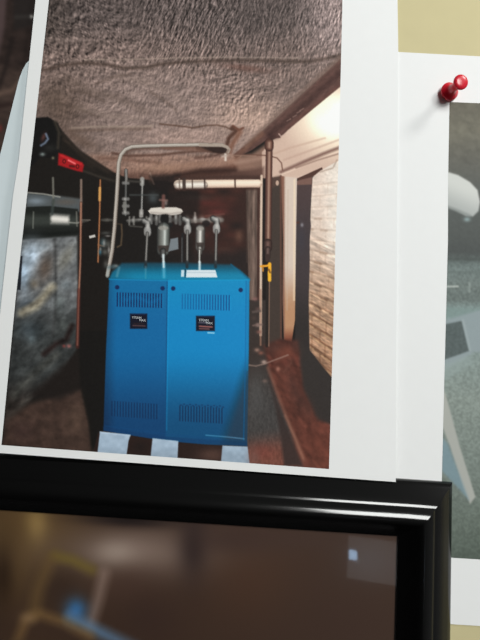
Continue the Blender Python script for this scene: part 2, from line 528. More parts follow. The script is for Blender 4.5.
# --- right-hand painted brick wall, dark doorway, white post
brick = [(312, 178), (320, 171), (343, 158), (343, 384), (331, 377), (309, 350), (308.5, 300), (309.5, 240), (311, 200)]
def brick_col(X, Y):
    t = smooth01((Y - 205) / 120)[..., None]
    b = np.array((208, 191, 179.0)) * (1 - t) + np.array((164, 132, 109.0)) * t
    t = smooth01((X - 318) / 18)[..., None] * smooth01((290 - Y) / 60)[..., None]
    b = b * (1 - t) + np.array((214, 204, 194.0)) * t
    t = smooth01((Y - 320) / 50)[..., None]
    return b * (1 - t) + np.array((146, 112, 90.0)) * t
p.poly(brick, brick_col, 0.7, pid=BRICK)
p.mottle(brick, 7, 3.5, 0.08, 41, 0.3)
vpx, vpy = 130.0, 214.0
row = 0
yy = 186.0
rr = random.Random(5)
while yy < 390:
    def cy(x): return vpy + (yy - vpy) * (x - vpx) / (310 - vpx)
    warm = min(1, max(0, (yy - 230) / 90))
    dk = (162 - 52 * warm, 138 - 62 * warm, 122 - 66 * warm)
    st = 0.28 + 0.45 * warm
    p.line([(310, cy(310)), (322, cy(322)), (341, cy(341))], 1.3 + 0.7 * warm, dk, 0.8, st)
    p.line([(310, cy(310) + 1.9), (341, cy(341) + 1.9)], 1.3, (222 - 22 * warm, 204 - 38 * warm, 188 - 62 * warm), 0.8, 0.45)
    xx = 312 + (row % 2) * 8
    while xx < 341:
        dy = 10.5
        p.line([(xx, cy(xx) + 0.5), (xx - 0.3, cy(xx) + dy * (0.9 + 0.3 * warm))], 1.0, dk, 0.8, st * 0.8)
        if rr.random() < 0.5 and yy > 215:
            p.line([(xx - 5, cy(xx - 5) + 1), (xx + 1, cy(xx + 1) + 1)], 2.2, (112, 84, 66), 0.8, 0.25 + 0.5 * warm)
        xx += rr.uniform(13, 17)
    yy += 10.6; row += 1
p.mottle(brick, 2, 2, 0.05, 43)
p.mottle([(308, 235), (340, 240), (340, 384), (308, 350)], 9, 2.2, 0.22, 44, 0.45, 2)
p.mottle([(308, 290), (340, 290), (340, 384), (308, 350)], 5, 1.6, 0.22, 45, 0.6, 2)
p.line([(337, 160), (333, 168), (320, 172)], 1.2, (150, 128, 114), 0.7, 0.7)

door = [(296, 182), (312.5, 177), (311, 200), (310, 216), (311, 226), (309.5, 240), (309.8, 262), (308.5, 300), (309.5, 350), (331, 378), (331, 426), (318, 424), (303, 388), (295, 352)]
def door_col(X, Y):
    t = smooth01((Y - 185) / 60)[..., None]
    b = np.array((72, 58, 58.0)) * (1 - t) + np.array((62, 54, 56.0)) * t
    t = smooth01((Y - 270) / 60)[..., None]
    return b * (1 - t) + np.array((47, 42, 41.0)) * t
p.poly(door, door_col, 0.8, pid=DOORWAY)
p.poly([(296, 181), (312, 177), (312, 184.5), (296, 185)], (112, 84, 76), 0.8)
p.blob(302, 225, 1.5, 2.0, (150, 146, 152), 0.8)
p.blob(301, 240, 5, 14, (58, 58, 68), 0.4)
p.line([(294.5, 223), (298.5, 222.5)], 1.8, (78, 48, 42), 0.5)
p.poly([(270, 178), (282, 176), (282, 345), (268, 345)], (64, 54, 49), 0.8, pid=DOORWAY)
p.poly([(269, 178), (281, 175), (281, 184), (272, 188)], (88, 66, 58), 1.5, 0.6)
p.disc(277.3, 183, 1.6, 2.6, (196, 168, 150), 0.6, 0.85)
post = [(281, 176), (297, 178), (296, 240), (295, 320), (291.5, 343), (284, 341), (282.5, 300), (283, 240)]
def post_col(X, Y):
    t = smooth01((Y - 262) / 50)[..., None]
    b = np.array((198, 181, 169.0)) * (1 - t) + np.array((172, 130, 100.0)) * t
    t = smooth01((Y - 325) / 16)[..., None]
    b = b * (1 - t) + np.array((124, 72, 55.0)) * t
    e = smooth01((286 - X) / 3.0)[..., None]
    return b * (1 - e) + np.array((124, 88, 74.0)) * e
p.poly(post, post_col, 0.6, pid=POST)
p.line([(294.5, 180), (294, 300)], 1.6, (228, 206, 176), 0.7, 0.6)
p.line([(288, 190), (287, 310)], 1.2, (182, 162, 146), 0.7, 0.5)
p.line([(280.7, 176), (281, 338)], 1.6, (96, 64, 54), 0.6, 0.8)

# --- floor, kerb
floor = [(246, 330), (300, 340), (335, 380), (335, 475), (240, 470), (246, 420)]
def floor_col(X, Y):
    t = smooth01((Y - 350) / 60)[..., None]
    b = np.array((56, 48, 45.0)) * (1 - t) + np.array((66, 63, 62.0)) * t
    t = smooth01((Y - 425 - 0.15 * (280 - X)) / 30)[..., None]
    return b * (1 - t) + np.array((108, 68, 58.0)) * t
p.poly([(246, 300), (266, 300), (267, 344), (284, 340), (291, 342), (300, 342), (297, 385), (318, 424), (335, 426), (335, 475), (240, 470), (246, 420)], floor_col, 1.0, pid=FLOORING)
p.mottle([(248, 375), (285, 375), (300, 470), (246, 470)], 1.3, 2.6, 0.16, 51)
p.blob(256, 392, 8, 22, (84, 84, 84), 0.45)
p.blob(276, 372, 8, 12, (58, 52, 50), 0.5)
p.blob(262, 452, 12, 8, (118, 62, 54), 0.5)
kerb = [(264, 346), (280, 339), (298, 341), (301, 352), (304, 386), (316, 415), (332, 424), (332, 474), (304, 466), (292, 434), (279, 402), (270, 376)]
def kerb_col(X, Y):
    t = smooth01((Y - 350) / 30)[..., None]
    b = np.array((82, 46, 39.0)) * (1 - t) + np.array((92, 54, 45.0)) * t
    t = smooth01((X - 268 - (Y - 375) * 0.42) / 26)[..., None]
    return b * (1 - t * 0.25) + np.array((84, 44, 36.0)) * t * 0.25
p.poly(kerb, kerb_col, 3.0, pid=KERB)
p.mottle(kerb, 7, 5, 0.3, 53, 0.9)
p.blob(296, 392, 7, 22, (62, 42, 38), 0.6, -0.35)
p.blob(274, 348, 12, 7, (66, 46, 41), 0.7)
p.blob(296, 346, 6, 8, (62, 44, 40), 0.7)
p.line([(276, 362), (287, 355), (292, 362), (284, 372)], 2.0, (104, 68, 58), 1.4, 0.5)
p.line([(268, 368), (279, 398), (291, 428), (304, 460)], 2.6, (124, 86, 73), 1.8, 0.65)
p.line([(285, 416), (296, 440), (303, 458)], 2.0, (150, 108, 90), 1.6, 0.5)
p.poly([(268, 376), (278, 404), (291, 436), (303, 466), (284, 466), (281, 440), (276, 410)], (54, 44, 42), 2.5, 0.9)
p.poly([(299, 340), (309, 350), (331, 378), (331, 424), (318, 420), (304, 390), (300, 362)], (50, 45, 43), 3.0, 0.9, pid=DOORWAY)
p.blob(318, 445, 12, 14, (108, 62, 50), 0.5)
p.blob(308, 408, 6, 12, (72, 48, 42), 0.6, -0.4)
p.blob(286, 352, 10, 6, (120, 68, 54), 0.6)
p.blob(278, 369, 2.2, 2.4, (170, 120, 104), 0.7)
p.line([(248, 365), (256, 366), (264, 364), (280, 358), (288, 355)], 1.2, (150, 126, 116), 0.7, 0.7)

# --- vertical brown pipe, its fittings and the yellow valve
brown = [(-1, (62, 40, 36)), (-0.5, (92, 64, 56)), (0.05, (158, 128, 112)), (0.5, (104, 72, 62)), (1, (52, 34, 31))]
brown = [(-t, c) for t, c in brown[::-1]]
p.line([(261.6, 176), (261, 240), (260.6, 335)], 2.4, (206, 184, 166), 0.6, 0.95, pid=LWOOD)
p.line([(260.6, 290), (260.6, 345)], 1.8, (150, 112, 94), 0.6, 0.7)
p.line([(269.3, 141), (268.6, 190), (268, 246)], 6.8, None, 0.5, pid=PIPE, shade=brown)
p.line([(269.2, 143), (269.1, 147)], 9.0, None, 0.5, pid=PIPE, shade=brown)
p.line([(267.9, 243), (267.8, 248)], 8.6, None, 0.5, pid=PIPE, shade=[(-1, (40, 28, 26)), (0, (112, 86, 78)), (1, (36, 26, 24))])
p.line([(267.8, 249), (267.6, 257)], 5.6, None, 0.5, pid=PIPE, shade=[(-1, (40, 30, 28)), (0, (104, 84, 78)), (1, (36, 26, 24))])
p.line([(267.6, 256), (267.4, 260)], 4.2, (60, 46, 42), 0.5, pid=PIPE)
p.line([(267.4, 280), (266.8, 346)], 3.0, (40, 34, 31), 0.6, 0.9, pid=PIPE)
p.line([(269.4, 282), (268.8, 346)], 1.0, (150, 118, 100), 0.5, 0.7)
p.line([(261, 266.3), (267, 265.8), (270, 264.5)], 2.0, (222, 154, 44), 0.5, pid=VALVE)
p.line([(269.6, 264), (269.8, 270)], 3.2, (232, 166, 46), 0.6, pid=VALVE)
p.line([(269.4, 272), (269.6, 280)], 3.4, (226, 170, 52), 0.6, pid=VALVE)
p.line([(262.8, 265.5), (263, 271)], 1.4, (190, 130, 50), 0.5, pid=VALVE)
p.line([(269, 269.5), (270, 272.5)], 1.6, (120, 78, 34), 0.5)
for a, b, c in ((255, 299, (128, 92, 88)), (258, 309, (90, 70, 66)), (258, 325, (158, 132, 124)), (259, 332, (120, 84, 76)), (257, 350, (150, 118, 106)),
                (261, 353, (128, 84, 72)), (264, 362, (176, 150, 140)), (265, 381, (108, 90, 84)), (254, 318, (72, 60, 56))):
    p.blob(a, b, 2.6, 1.9, c, 0.85)
p.line([(253, 312), (260, 311)], 2.4, (88, 76, 72), 0.7, 0.8)
p.line([(253, 325.5), (262, 324.5)], 1.6, (110, 90, 84), 0.7, 0.8)

# --- left side: dark, big elbow, flue, stone wall, copper pipes
dark_left = [(30, 116), (60, 128), (80, 152), (112, 172), (126, 178), (168, 181), (168, 280), (110, 280), (104, 455), (0, 450), (10, 330)]
p.poly(dark_left, (31, 28, 26), 1.5, pid=BACK)
p.poly([(34, 118), (48, 117), (58, 123), (62, 134), (61, 150), (52, 158), (40, 158), (30, 168)], (24, 23, 23), 1.2, pid=ELBOW)
p.line([(55, 122), (59, 132), (58, 148)], 2.4, (72, 64, 54), 1.6, 0.7)
p.blob(43.5, 137, 2.0, 4.4, (90, 58, 54), 0.8, 0.4)
p.line([(46, 134), (48, 139), (45, 143), (41, 145.5)], 2.0, (126, 140, 164), 0.9, 0.75)
p.blob(42.5, 154.3, 2.6, 1.8, (128, 138, 136), 0.85)
p.blob(53, 158, 1.4, 1.4, (140, 132, 112), 0.7)
p.line([(65, 141), (70, 143.5)], 1.6, (150, 134, 116), 0.8, 0.8)
p.line([(62, 134), (82, 153), (112, 172)], 2.4, (70, 58, 50), 1.4, 0.6)
p.poly([(62, 133), (80, 150), (115, 174), (118, 186), (84, 172), (60, 152)], (34, 30, 27), 1.8, 0.85)
p.line([(64, 139), (84, 157), (108, 172)], 2.6, (58, 48, 42), 2.0, 0.6)
p.blob(50, 148, 7, 4, (46, 46, 44), 0.6)
p.blob(90, 165, 6, 4, (50, 42, 36), 0.5, 0.6)
p.line([(84, 171), (97, 176), (114, 181)], 2.0, (62, 56, 50), 1.2, 0.7)
# flue / insulated duct
p.poly([(27, 193), (60, 196), (82, 199), (80, 212), (26, 208)], (84, 90, 93), 1.8, 0.9, pid=FLUE)
p.line([(27, 192.5), (44, 194), (60, 197)], 1.2, (170, 168, 160), 0.7, 0.8)
p.blob(36, 201, 9, 3.4, (134, 144, 154), 0.7)
p.blob(66, 202, 12, 3.5, (92, 84, 78), 0.7)
p.poly([(25, 207), (50, 206), (78, 209), (79, 236), (60, 238), (22, 241)], (33, 35, 33), 1.0, pid=FLUE)
p.poly([(24.5, 215), (79, 216), (79, 225), (23.5, 226)], (66, 70, 66), 4.0, 0.7, pid=FLUE)
p.line([(33.5, 212), (33, 228)], 1.2, (140, 142, 134), 0.7, 0.6)
p.poly([(51, 214), (69, 215.5), (68.5, 224), (51, 223.5)], (170, 167, 162), 2.6, 0.95, pid=FLUE)
p.line([(53, 218.5), (67, 219.6)], 4.0, (226, 221, 214), 1.6, 0.85)
p.line([(69, 222.5), (76, 223), (88, 221)], 1.2, (170, 168, 160), 0.7, 0.7)
p.line([(23, 233), (50, 234), (78, 232)], 3.0, (22, 24, 22), 1.5, 0.8)
p.line([(76.5, 212), (77, 226)], 1.2, (134, 130, 122), 0.7, 0.7)
# stone wall
stone = [(22, 240), (60, 237), (77, 236), (78, 300), (76, 350), (62, 372), (30, 400), (4, 430), (12, 340)]
def stone_col(X, Y):
    t = smooth01((Y - 285) / 50)[..., None]
    b = np.array((104, 106, 108.0)) * (1 - t) + np.array((56, 58, 58.0)) * t
    t = smooth01((Y - 370) / 40)[..., None]
    return b * (1 - t) + np.array((48, 42, 39.0)) * t
p.poly(stone, stone_col, 1.8, pid=STONE)
p.blob(32, 256, 10, 15, (170, 186, 202), 0.85)
p.blob(24, 275, 6, 16, (150, 170, 190), 0.75)
p.blob(44, 248, 7, 5, (120, 130, 138), 0.7)
p.blob(45, 268, 8, 15, (86, 74, 66), 0.9, 0.25)
p.blob(34, 284, 5, 5, (96, 88, 78), 0.8)
p.blob(66, 258, 6, 14, (124, 122, 114), 0.85, 0.5)
p.blob(66, 285, 6, 5, (112, 120, 124), 0.7)
p.line([(55, 240), (56, 300), (53, 335)], 3.0, (52, 52, 52), 1.6, 0.7)
p.poly([(20.5, 256), (22.5, 256), (20.5, 290), (17, 290)], (28, 30, 36), 0.7, 0.95)
p.blob(26, 305, 8, 8, (104, 116, 128), 0.5)
p.line([(22, 313), (36, 306), (52, 287)], 8.0, (146, 138, 120), 3.0, 0.85)
p.line([(24, 309), (40, 300)], 3.0, (112, 104, 90), 1.6, 0.6)
p.blob(60, 302, 6, 10, (88, 94, 94), 0.6)
p.blob(64, 325, 7, 8, (78, 82, 80), 0.6)
p.blob(32, 339, 4, 4, (110, 122, 126), 0.6)
p.blob(30, 330, 14, 10, (66, 76, 82), 0.6)
p.line([(14, 395), (36, 372), (56, 355)], 7.0, (78, 78, 74), 3.5, 0.65)
p.line([(10, 420), (30, 396)], 5.0, (72, 70, 66), 3.0, 0.5)
p.line([(44, 354), (56, 344), (66, 340), (72, 326)], 5.0, (32, 22, 21), 2.2, 0.85)
p.blob(69, 346, 2.0, 1.8, (160, 100, 96), 0.8)
p.blob(64, 346, 1.8, 1.6, (120, 60, 56), 0.8)
p.mottle(stone, 13, 8, 0.24, 61, -0.7, 2)
p.mottle(stone, 5, 3.5, 0.22, 62, -0.6, 2)
# floor at left
lf = [(2, 447), (6, 420), (30, 404), (56, 396), (82, 388), (90, 420), (93, 455)]
p.poly(lf, (66, 51, 45), 5.0, 0.95, pid=FLOORING)
p.blob(76, 418, 10, 16, (88, 70, 60), 0.6)
p.blob(22, 432, 12, 10, (56, 42, 40), 0.6)
p.poly([(30, 396), (50, 376), (78, 352), (84, 388), (60, 400)], (33, 28, 26), 4, 0.85)
p.mottle(lf, 7, 6, 0.2, 63, 0.4)
p.poly([(78, 330), (108, 330), (104, 440), (92, 450), (88, 420), (80, 384)], (25, 23, 21), 2.0, 0.95)
p.poly([(84, 190), (116, 190), (110, 330), (78, 330)], (28, 24, 22), 2.0, 0.6)
# copper pipes
cop = [(-1, (70, 44, 38)), (0, (176, 128, 106)), (1, (74, 44, 36))]
p.line([(81.2, 180), (81, 225)], 2.2, (132, 112, 102), 0.6, 0.9, pid=COPPER)
p.line([(81, 203), (80.4, 260), (78.6, 300), (77.4, 345)], 2.6, None, 0.6, 0.9, pid=COPPER, shade=cop)
p.line([(78.8, 290), (77.5, 347)], 3.4, (84, 44, 40), 1.0, 0.6)
p.line([(53, 178), (53.5, 205)], 2.0, (120, 118, 110), 0.7, 0.8)
p.line([(53.5, 200), (52, 214)], 3.0, (60, 66, 64), 1.0, 0.8)
p.line([(100.3, 180), (99.6, 215), (98, 262)], 2.0, None, 0.6, 0.95, pid=COPPER, shade=[(-1, (84, 54, 38)), (0, (182, 124, 84)), (1, (80, 48, 34))])
p.line([(99.8, 188), (99.6, 200)], 2.6, (214, 160, 92), 0.6, 0.8)
p.line([(98, 245), (104, 246)], 1.2, (150, 96, 66), 0.6, 0.8)
p.poly([(89, 236), (95, 234.5), (95.5, 237), (89.5, 238.5)], (196, 192, 186), 0.6, 0.95)
p.line([(82, 220), (90, 220)], 1.2, (128, 122, 114), 0.6, 0.7)
# valves left of the white conduit
for a, b, rx, ry, c in ((106, 233, 5, 1.6, (76, 76, 74)), (103, 243, 3.2, 4.5, (66, 90, 96)), (108, 244, 3.6, 3.4, (84, 84, 80)), (105, 252, 3, 3, (92, 92, 88)),
                        (110, 256, 2, 4, (104, 100, 94)), (107, 220, 3, 1.6, (110, 106, 100)), (100, 252, 1.6, 3, (66, 110, 128)), (106, 264, 2.4, 4, (84, 82, 78)), (115, 266, 3, 2, (90, 104, 108))):
    p.blob(a, b, rx, ry, c, 0.8)
p.line([(121.5, 224.5), (122, 234), (121, 245), (117.5, 247)], 1.7, (206, 166, 120), 0.6, 0.9)
p.line([(116, 223.5), (121.5, 224.5)], 1.1, (160, 132, 104), 0.6, 0.8)
# red sign
sign = [(58.6, 153), (63, 154), (82.4, 162.5), (84, 165), (82.5, 172), (77, 171), (58, 165)]
p.poly(sign, (150, 30, 34), 1.2, pid=SIGN)
p.line([(61, 155.5), (81, 164)], 1.6, (206, 54, 56), 1.0, 0.6)
p.line([(68.5, 160.3), (75, 163.6)], 1.6, (240, 120, 122), 0.7, 0.9)
for cx, cy in ((64.2, 161.3), (77.5, 166.6)):
    p.disc(cx, cy, 1.9, 2.4, (84, 24, 24), 0.5, 0.95)
    p.disc(cx, cy, 0.7, 1.2, (168, 36, 38), 0.4, 0.95)
p.line([(70, 166), (74, 166.5)], 2.2, (66, 22, 22), 0.7, 0.8)

# --- black background of the pipework
p.poly([(112, 182), (170, 184), (200, 186), (200, 205), (192, 262), (112, 264)], (30, 27, 26), 4.0, 0.7)
grey = [(-1, (38, 38, 38)), (-0.35, (150, 148, 145)), (0.1, (128, 126, 124)), (1, (34, 33, 33))]
dim = [(-1, (30, 30, 30)), (-0.2, (98, 97, 95)), (0.3, (80, 79, 78)), (1, (28, 27, 27))]
steel = [(-1, (50, 48, 46)), (-0.45, (112, 108, 104)), (0.0, (222, 218, 212)), (0.3, (150, 146, 142)), (1, (48, 45, 44))]
# vertical pipe with couplings
p.line([(126, 170), (125.5, 215)], 3.0, None, 0.6, pid=PIPEWORK, shade=dim)
for b in (183, 199, 206, 213):
    p.line([(123.5, b), (128, b)], 3.2, (122, 120, 118), 0.8, 0.85, pid=PIPEWORK)
p.line([(126, 170), (126.6, 181)], 2.2, (136, 132, 128), 0.7, 0.8)
p.line([(124.6, 203), (124.6, 210)], 3.4, (118, 116, 112), 0.7, 0.9, pid=PIPEWORK)
p.line([(142.3, 181), (141.4, 214)], 2.6, None, 0.6, pid=PIPEWORK, shade=grey)
p.line([(142.2, 179), (142.1, 184)], 4.2, (150, 148, 144), 0.8, 0.9, pid=PIPEWORK)
p.line([(141.4, 211), (141.2, 216)], 4.2, (150, 146, 142), 0.8, 0.9, pid=PIPEWORK)
p.line([(128, 181), (141, 182)], 2.2, (66, 62, 58), 0.8, 0.8)
p.blob(152, 178, 3.2, 4.5, (84, 62, 54), 0.8)
p.line([(150, 173), (154, 184)], 1.6, (150, 126, 112), 0.7, 0.6)
p.blob(153, 198, 5, 5, (74, 80, 82), 0.8)
p.line([(130, 195), (158, 195)], 1.6, (70, 74, 74), 0.8, 0.7)
# header
p.line([(102, 220), (115, 220)], 2.0, (80, 78, 74), 0.8, 0.8, pid=PIPEWORK)
p.line([(128, 221), (150, 219.5)], 4.6, None, 0.6, pid=PIPEWORK, shade=[(-1, (44, 42, 41)), (-0.3, (100, 97, 94)), (0.2, (76, 74, 72)), (1, (30, 29, 28))])
for a in (129.5, 134, 146.5):
    p.line([(a, 217), (a - 0.2, 224.5)], 1.8, (124, 121, 117), 0.7, 0.8, pid=PIPEWORK)
p.line([(130, 226), (142, 227)], 1.4, (86, 84, 80), 0.7, 0.7)
for a, b, q in ((151, 219, 1.0), (156.5, 220, .8), (160, 218, .9), (170, 219, 1.0), (176, 219, .9), (180, 220, .8)):
    p.line([(a, b - 4), (a, b + 4)], 3.0, (118 * q, 116 * q, 114 * q), 0.8, 0.85, pid=PIPEWORK)
p.line([(152, 219), (182, 220)], 4.0, (82, 80, 78), 1.2, 0.7, pid=PIPEWORK)
p.disc(164.5, 219, 4.2, 5.5, (26, 25, 25), 0.9, 0.95)
p.disc(170, 225, 3.0, 2.6, (30, 30, 30), 0.9, 0.9)
# white dish
p.poly([(148, 211), (151, 208), (160, 207.2), (176, 207.3), (181.5, 209), (183, 211.5), (180, 214), (172, 215.2), (166, 213.6), (158, 214.8), (150, 213.6)],
       (204, 196, 187), 0.8, pid=DISH)
p.line([(151, 212.6), (170, 213.8), (181, 212.4)], 1.6, (150, 140, 134), 0.9, 0.7)
p.line([(163.6, 196), (163.2, 207)], 3.4, (112, 78, 72), 0.9, 0.85, pid=PIPEWORK)
p.line([(160, 200), (167, 200.5)], 2.2, (128, 96, 90), 0.8, 0.7)
p.blob(166, 203, 1.6, 2.6, (150, 132, 128), 0.7)
# header right part
p.line([(186, 221), (222, 220)], 4.0, (96, 90, 86), 0.9, 0.85, pid=PIPEWORK)
for a in (187, 195, 202, 210, 216, 220):
    p.blob(a, 219.5, 2.6, 3.4, (150, 140, 134), 0.6)
p.line([(195, 213), (195.6, 222)], 2.0, (134, 122, 116), 0.7, 0.8)
p.line([(206, 216), (224, 214)], 1.6, (106, 66, 60), 0.9, 0.7)
p.disc(206, 223.5, 4.0, 3.2, (34, 30, 30), 0.9, 0.85)
# drops with elbows
for ex, ey, bx, by in ((148, 226, 145.6, 266), (188, 224, 187.2, 266), (217, 223.5, 215.6, 266)):
    p.line([(ex - 4, ey - 5), (ex - 0.5, ey - 3), (ex + 0.3, ey + 6)], 6.0, None, 0.8, pid=PIPEWORK, shade=grey)
    p.line([(ex - 0.6, ey + 4), (ex - 0.5, ey + 7)], 7.0, (150, 148, 146), 0.7, 0.85, pid=PIPEWORK)
    p.line([(ex - 0.7, ey + 7), (bx, by)], 2.8, None, 0.6, pid=PIPEWORK, shade=[(-1, (50, 50, 50)), (0, (142, 138, 134)), (1, (40, 40, 40))])
p.line([(182.6, 234), (182.4, 264)], 2.4, (36, 36, 38), 0.8, 0.85)
p.line([(182.0, 238), (181.9, 262)], 0.8, (104, 104, 104), 0.5, 0.7)
# bright fittings on the header and elbows
for a, b, rx, ry, c in ((149.5, 219.5, 1.6, 2.2, 176), (147.5, 226, 1.6, 3.0, 184), (187.6, 220, 2.0, 1.6, 196), (187.6, 226, 1.5, 3.0, 184), (216.6, 219, 2.2, 1.8, 190),
                        (217, 226, 1.6, 3.0, 188), (195, 218.5, 1.4, 2.4, 176), (203, 219, 3, 1.2, 158), (133, 220, 1.2, 2.4, 150), (140, 219.5, 3, 1.0, 130), (156.5, 218, 1.0, 2.6, 160),
                        (175.6, 217, 1.2, 2.6, 156), (125, 199, 1.1, 1.4, 170), (125, 212, 1.2, 1.6, 168), (142, 182, 1.2, 1.6, 178), (141.3, 213, 1.2, 1.6, 176), (104, 243, 1.4, 3, 150), (108, 236, 2.6, 0.9, 140),
                        (109, 250, 1.2, 3.4, 160), (116, 266, 2.4, 1.2, 140), (100.5, 249, 1.0, 2.0, 130)):
    p.blob(a, b, rx, ry, (c, c * 0.98, c * 0.96), 0.75)
# air separators
for cx, top, bot, hw, pid in ((163.4, 227.5, 250, 6.4, CAN_A), (200.3, 228, 247, 4.8, CAN_B)):
    p.line([(cx, top + 1), (cx - 0.3, bot)], hw * 2, None, 0.7, pid=pid, shade=steel if pid == CAN_B else [(-1, (52, 54, 52)), (-0.5, (120, 124, 120)), (-0.25, (190, 194, 190)), (0.1, (128, 130, 126)), (0.6, (90, 90, 86)), (1, (40, 40, 40))])
    p.disc(cx - 0.1, top + 0.5, hw * 0.8, 2.2, (142, 138, 132), 0.7, 0.8)
    p.poly([(cx - hw + 0.5, bot - 4.5), (cx + hw - 0.5, bot - 4.5), (cx + hw - 2, bot + 2), (cx - hw + 2, bot + 2)], (58, 50, 47), 0.9, 0.9, pid=pid)
    p.line([(cx - 0.4, bot + 1), (cx - 0.4, bot + 6)], hw * 0.95, None, 0.7, pid=pid, shade=dim if pid == CAN_A else steel)
p.line([(199.6, 250), (199.4, 268)], 2.6, None, 0.6, pid=CAN_B, shade=steel)
p.line([(163.3, 255), (163.6, 266)], 2.2, (206, 216, 218), 0.7, 0.9, pid=CAN_A)
p.poly([(170.5, 239), (178, 237.5), (178.5, 249), (168.5, 251.5)], (122, 130, 136), 0.8, 0.9)

# --- white insulated duct pipe
p.poly([(150, 176), (180, 174), (184, 190), (156, 190)], (34, 28, 27), 3.0, 0.85)
p.line([(176, 178.2), (230, 177), (258, 177.5)], 3.4, (62, 44, 39), 1.6, 0.85)
p.line([(178, 184.2), (258, 183.6)], 8.2, None, 0.6, pid=DUCT, shade=[(-1, (206, 184, 166)), (-0.4, (232, 214, 196)), (0.3, (222, 202, 184)), (1, (168, 140, 124))])
p.line([(178, 185.4), (203.5, 185)], 8.6, None, 0.6, pid=DUCT, shade=[(-1, (150, 134, 122)), (-0.2, (230, 222, 212)), (0.4, (196, 184, 174)), (1, (92, 76, 68))])
for a, wd_, c in ((184, 3.4, (58, 46, 42)), (192.3, 1.2, (70, 54, 48)), (204.6, 1.4, (52, 38, 34)), (235, 1.5, (60, 42, 36)), (179.4, 1.4, (120, 106, 98))):
    p.line([(a, 179), (a + 0.2, 189.5)], wd_, c, 0.6, 0.9)
p.line([(176, 189.8), (257, 188.8)], 2.2, (58, 38, 33), 1.2, 0.7)

# --- white conduit arching over
white = [(-1, (108, 98, 90)), (-0.45, (184, 176, 168)), (0.3, (160, 151, 143)), (1, (92, 80, 72))]
arch = [(107.5, 275), (110, 262), (112.2, 250), (114.5, 228), (116.2, 205), (117.2, 190), (118, 175), (118.8, 163), (121, 155), (125.5, 149.5), (132, 146.8),
        (145, 146), (170, 145.4), (200, 144.8), (222, 145.2)]
p.line([(x_ + 0.5, y_ + 2.4) for x_, y_ in arch[9:]], 3.0, (84, 62, 54), 1.4, 0.7)
p.line(arch, 4.0, None, 0.6, pid=CONDUIT, shade=white)
p.poly([(196, 147), (224, 147), (229, 148.5), (228, 152), (222, 154), (210, 152), (196, 149.5)], (42, 30, 27), 1.3, 0.92)
p.poly([(160, 147.2), (200, 146.8), (212, 152), (190, 151), (165, 149.5)], (112, 82, 70), 1.5, 0.7)
p.line([(222, 154), (206, 157), (196, 158)], 2.4, (70, 48, 42), 1.5, 0.7)
p.line([(200, 144.8), (222, 145.2), (227, 147), (229, 149.5), (228, 152)], 3.0, (158, 144, 133), 0.7, pid=CONDUIT)
p.line([(228.5, 150), (226, 153.5), (221, 155)], 1.6, (122, 104, 94), 0.7, 0.8)
p.line([(225.5, 154.5), (225.5, 160)], 2.2, (206, 194, 184), 0.8, 0.9)
p.line([(222, 156.5), (229, 155)], 1.6, (170, 154, 144), 0.7, 0.8)
p.line([(228, 155.2), (256, 156)], 1.0, (140, 112, 98), 0.6, 0.8)
for a in (140, 163, 183, 209):
    p.line([(a, 143.4), (a + 3, 143.6)], 1.2, (126, 110, 102), 0.5, 0.7)

# --- the boiler
btop = [(122, 263), (150, 262.5), (190, 263), (231.5, 264.5), (240, 270), (249.5, 279), (249, 281), (167, 281), (109, 279), (112, 272)]
def top_col(X, Y):
    t = smooth01((Y - 262) / 15)[..., None]
    b = np.array((30, 66, 82.0)) * (1 - t) + np.array((8, 122, 158.0)) * t
    e = smooth01((140 - X) / 30)[..., None]
    return b * (1 - e * 0.5) + np.array((38, 84, 108.0)) * e * 0.5
p.poly(btop, top_col, 1.8, pid=BTOP)
p.line([(249.4, 279.5), (231, 264.5)], 1.2, (16, 96, 132), 0.8, 0.8)
p.line([(163.7, 264), (164, 277)], 3.0, (96, 168, 196), 1.2, 0.7)
p.line([(163.6, 262), (163.7, 267)], 1.8, (206, 222, 226), 0.8, 0.9)
p.line([(199.6, 262), (199.6, 270)], 2.2, (206, 222, 226), 0.8, 0.9)
for a in (145.6, 187, 215.5):
    p.line([(a, 262), (a, 267)], 3.0, (38, 44, 48), 0.8, 0.85)
p.line([(145.7, 267), (145.6, 278)], 1.6, (92, 146, 168), 1.0, 0.6)
p.line([(119, 268), (117, 276)], 2.2, (120, 160, 172), 1.2, 0.5)
p.line([(108.6, 268), (107.3, 276)], 3.0, (150, 156, 154), 0.8, 0.8, pid=CONDUIT)
p.blob(112, 267, 5, 2.4, (70, 88, 94), 0.7)

def shade_panel(c_top, c_mid, c_bot):
    def f(X, Y):
        t = smooth01((Y - 280) / 45)[..., None]
        b = np.array(c_top, float) * (1 - t) + np.array(c_mid, float) * t
        t = smooth01((Y - 345) / 85)[..., None]
        b = b * (1 - t) + np.array(c_bot, float) * t
        # the big grey-blue shade over the lower right corner
        k = smooth01((X - 243 + (Y - 352) * 0.32) / 16)[..., None] * smooth01((Y - 345) / 30)[..., None]
        b = b * (1 - 0.78 * k) + np.array((46, 58, 74.0)) * 0.78 * k
        l = smooth01((118 - X) / 14)[..., None]
        return b * (1 - 0.22 * l)
    return f
lp = [(109.3, 278.5), (167.3, 280), (166.3, 360), (165.2, 441), (103.4, 431), (106, 350)]
rp = [(167.3, 280), (249.4, 279.5), (248.6, 360), (247.2, 446.5), (205, 444.5), (165.2, 441), (166.3, 360)]
p.poly(lp, shade_panel((6, 104, 152), (4, 98, 150), (6, 66, 108)), 0.7, pid=BPANEL_L)
p.poly(rp, shade_panel((0, 130, 180), (0, 126, 182), (6, 76, 116)), 0.7, pid=BPANEL_R)
p.line([(167.3, 280), (166.3, 360), (165.4, 438)], 1.0, (4, 74, 122), 0.6, 0.75)
p.line([(168.6, 282), (167.6, 360), (166.6, 430)], 0.9, (40, 152, 208), 0.6, 0.4)
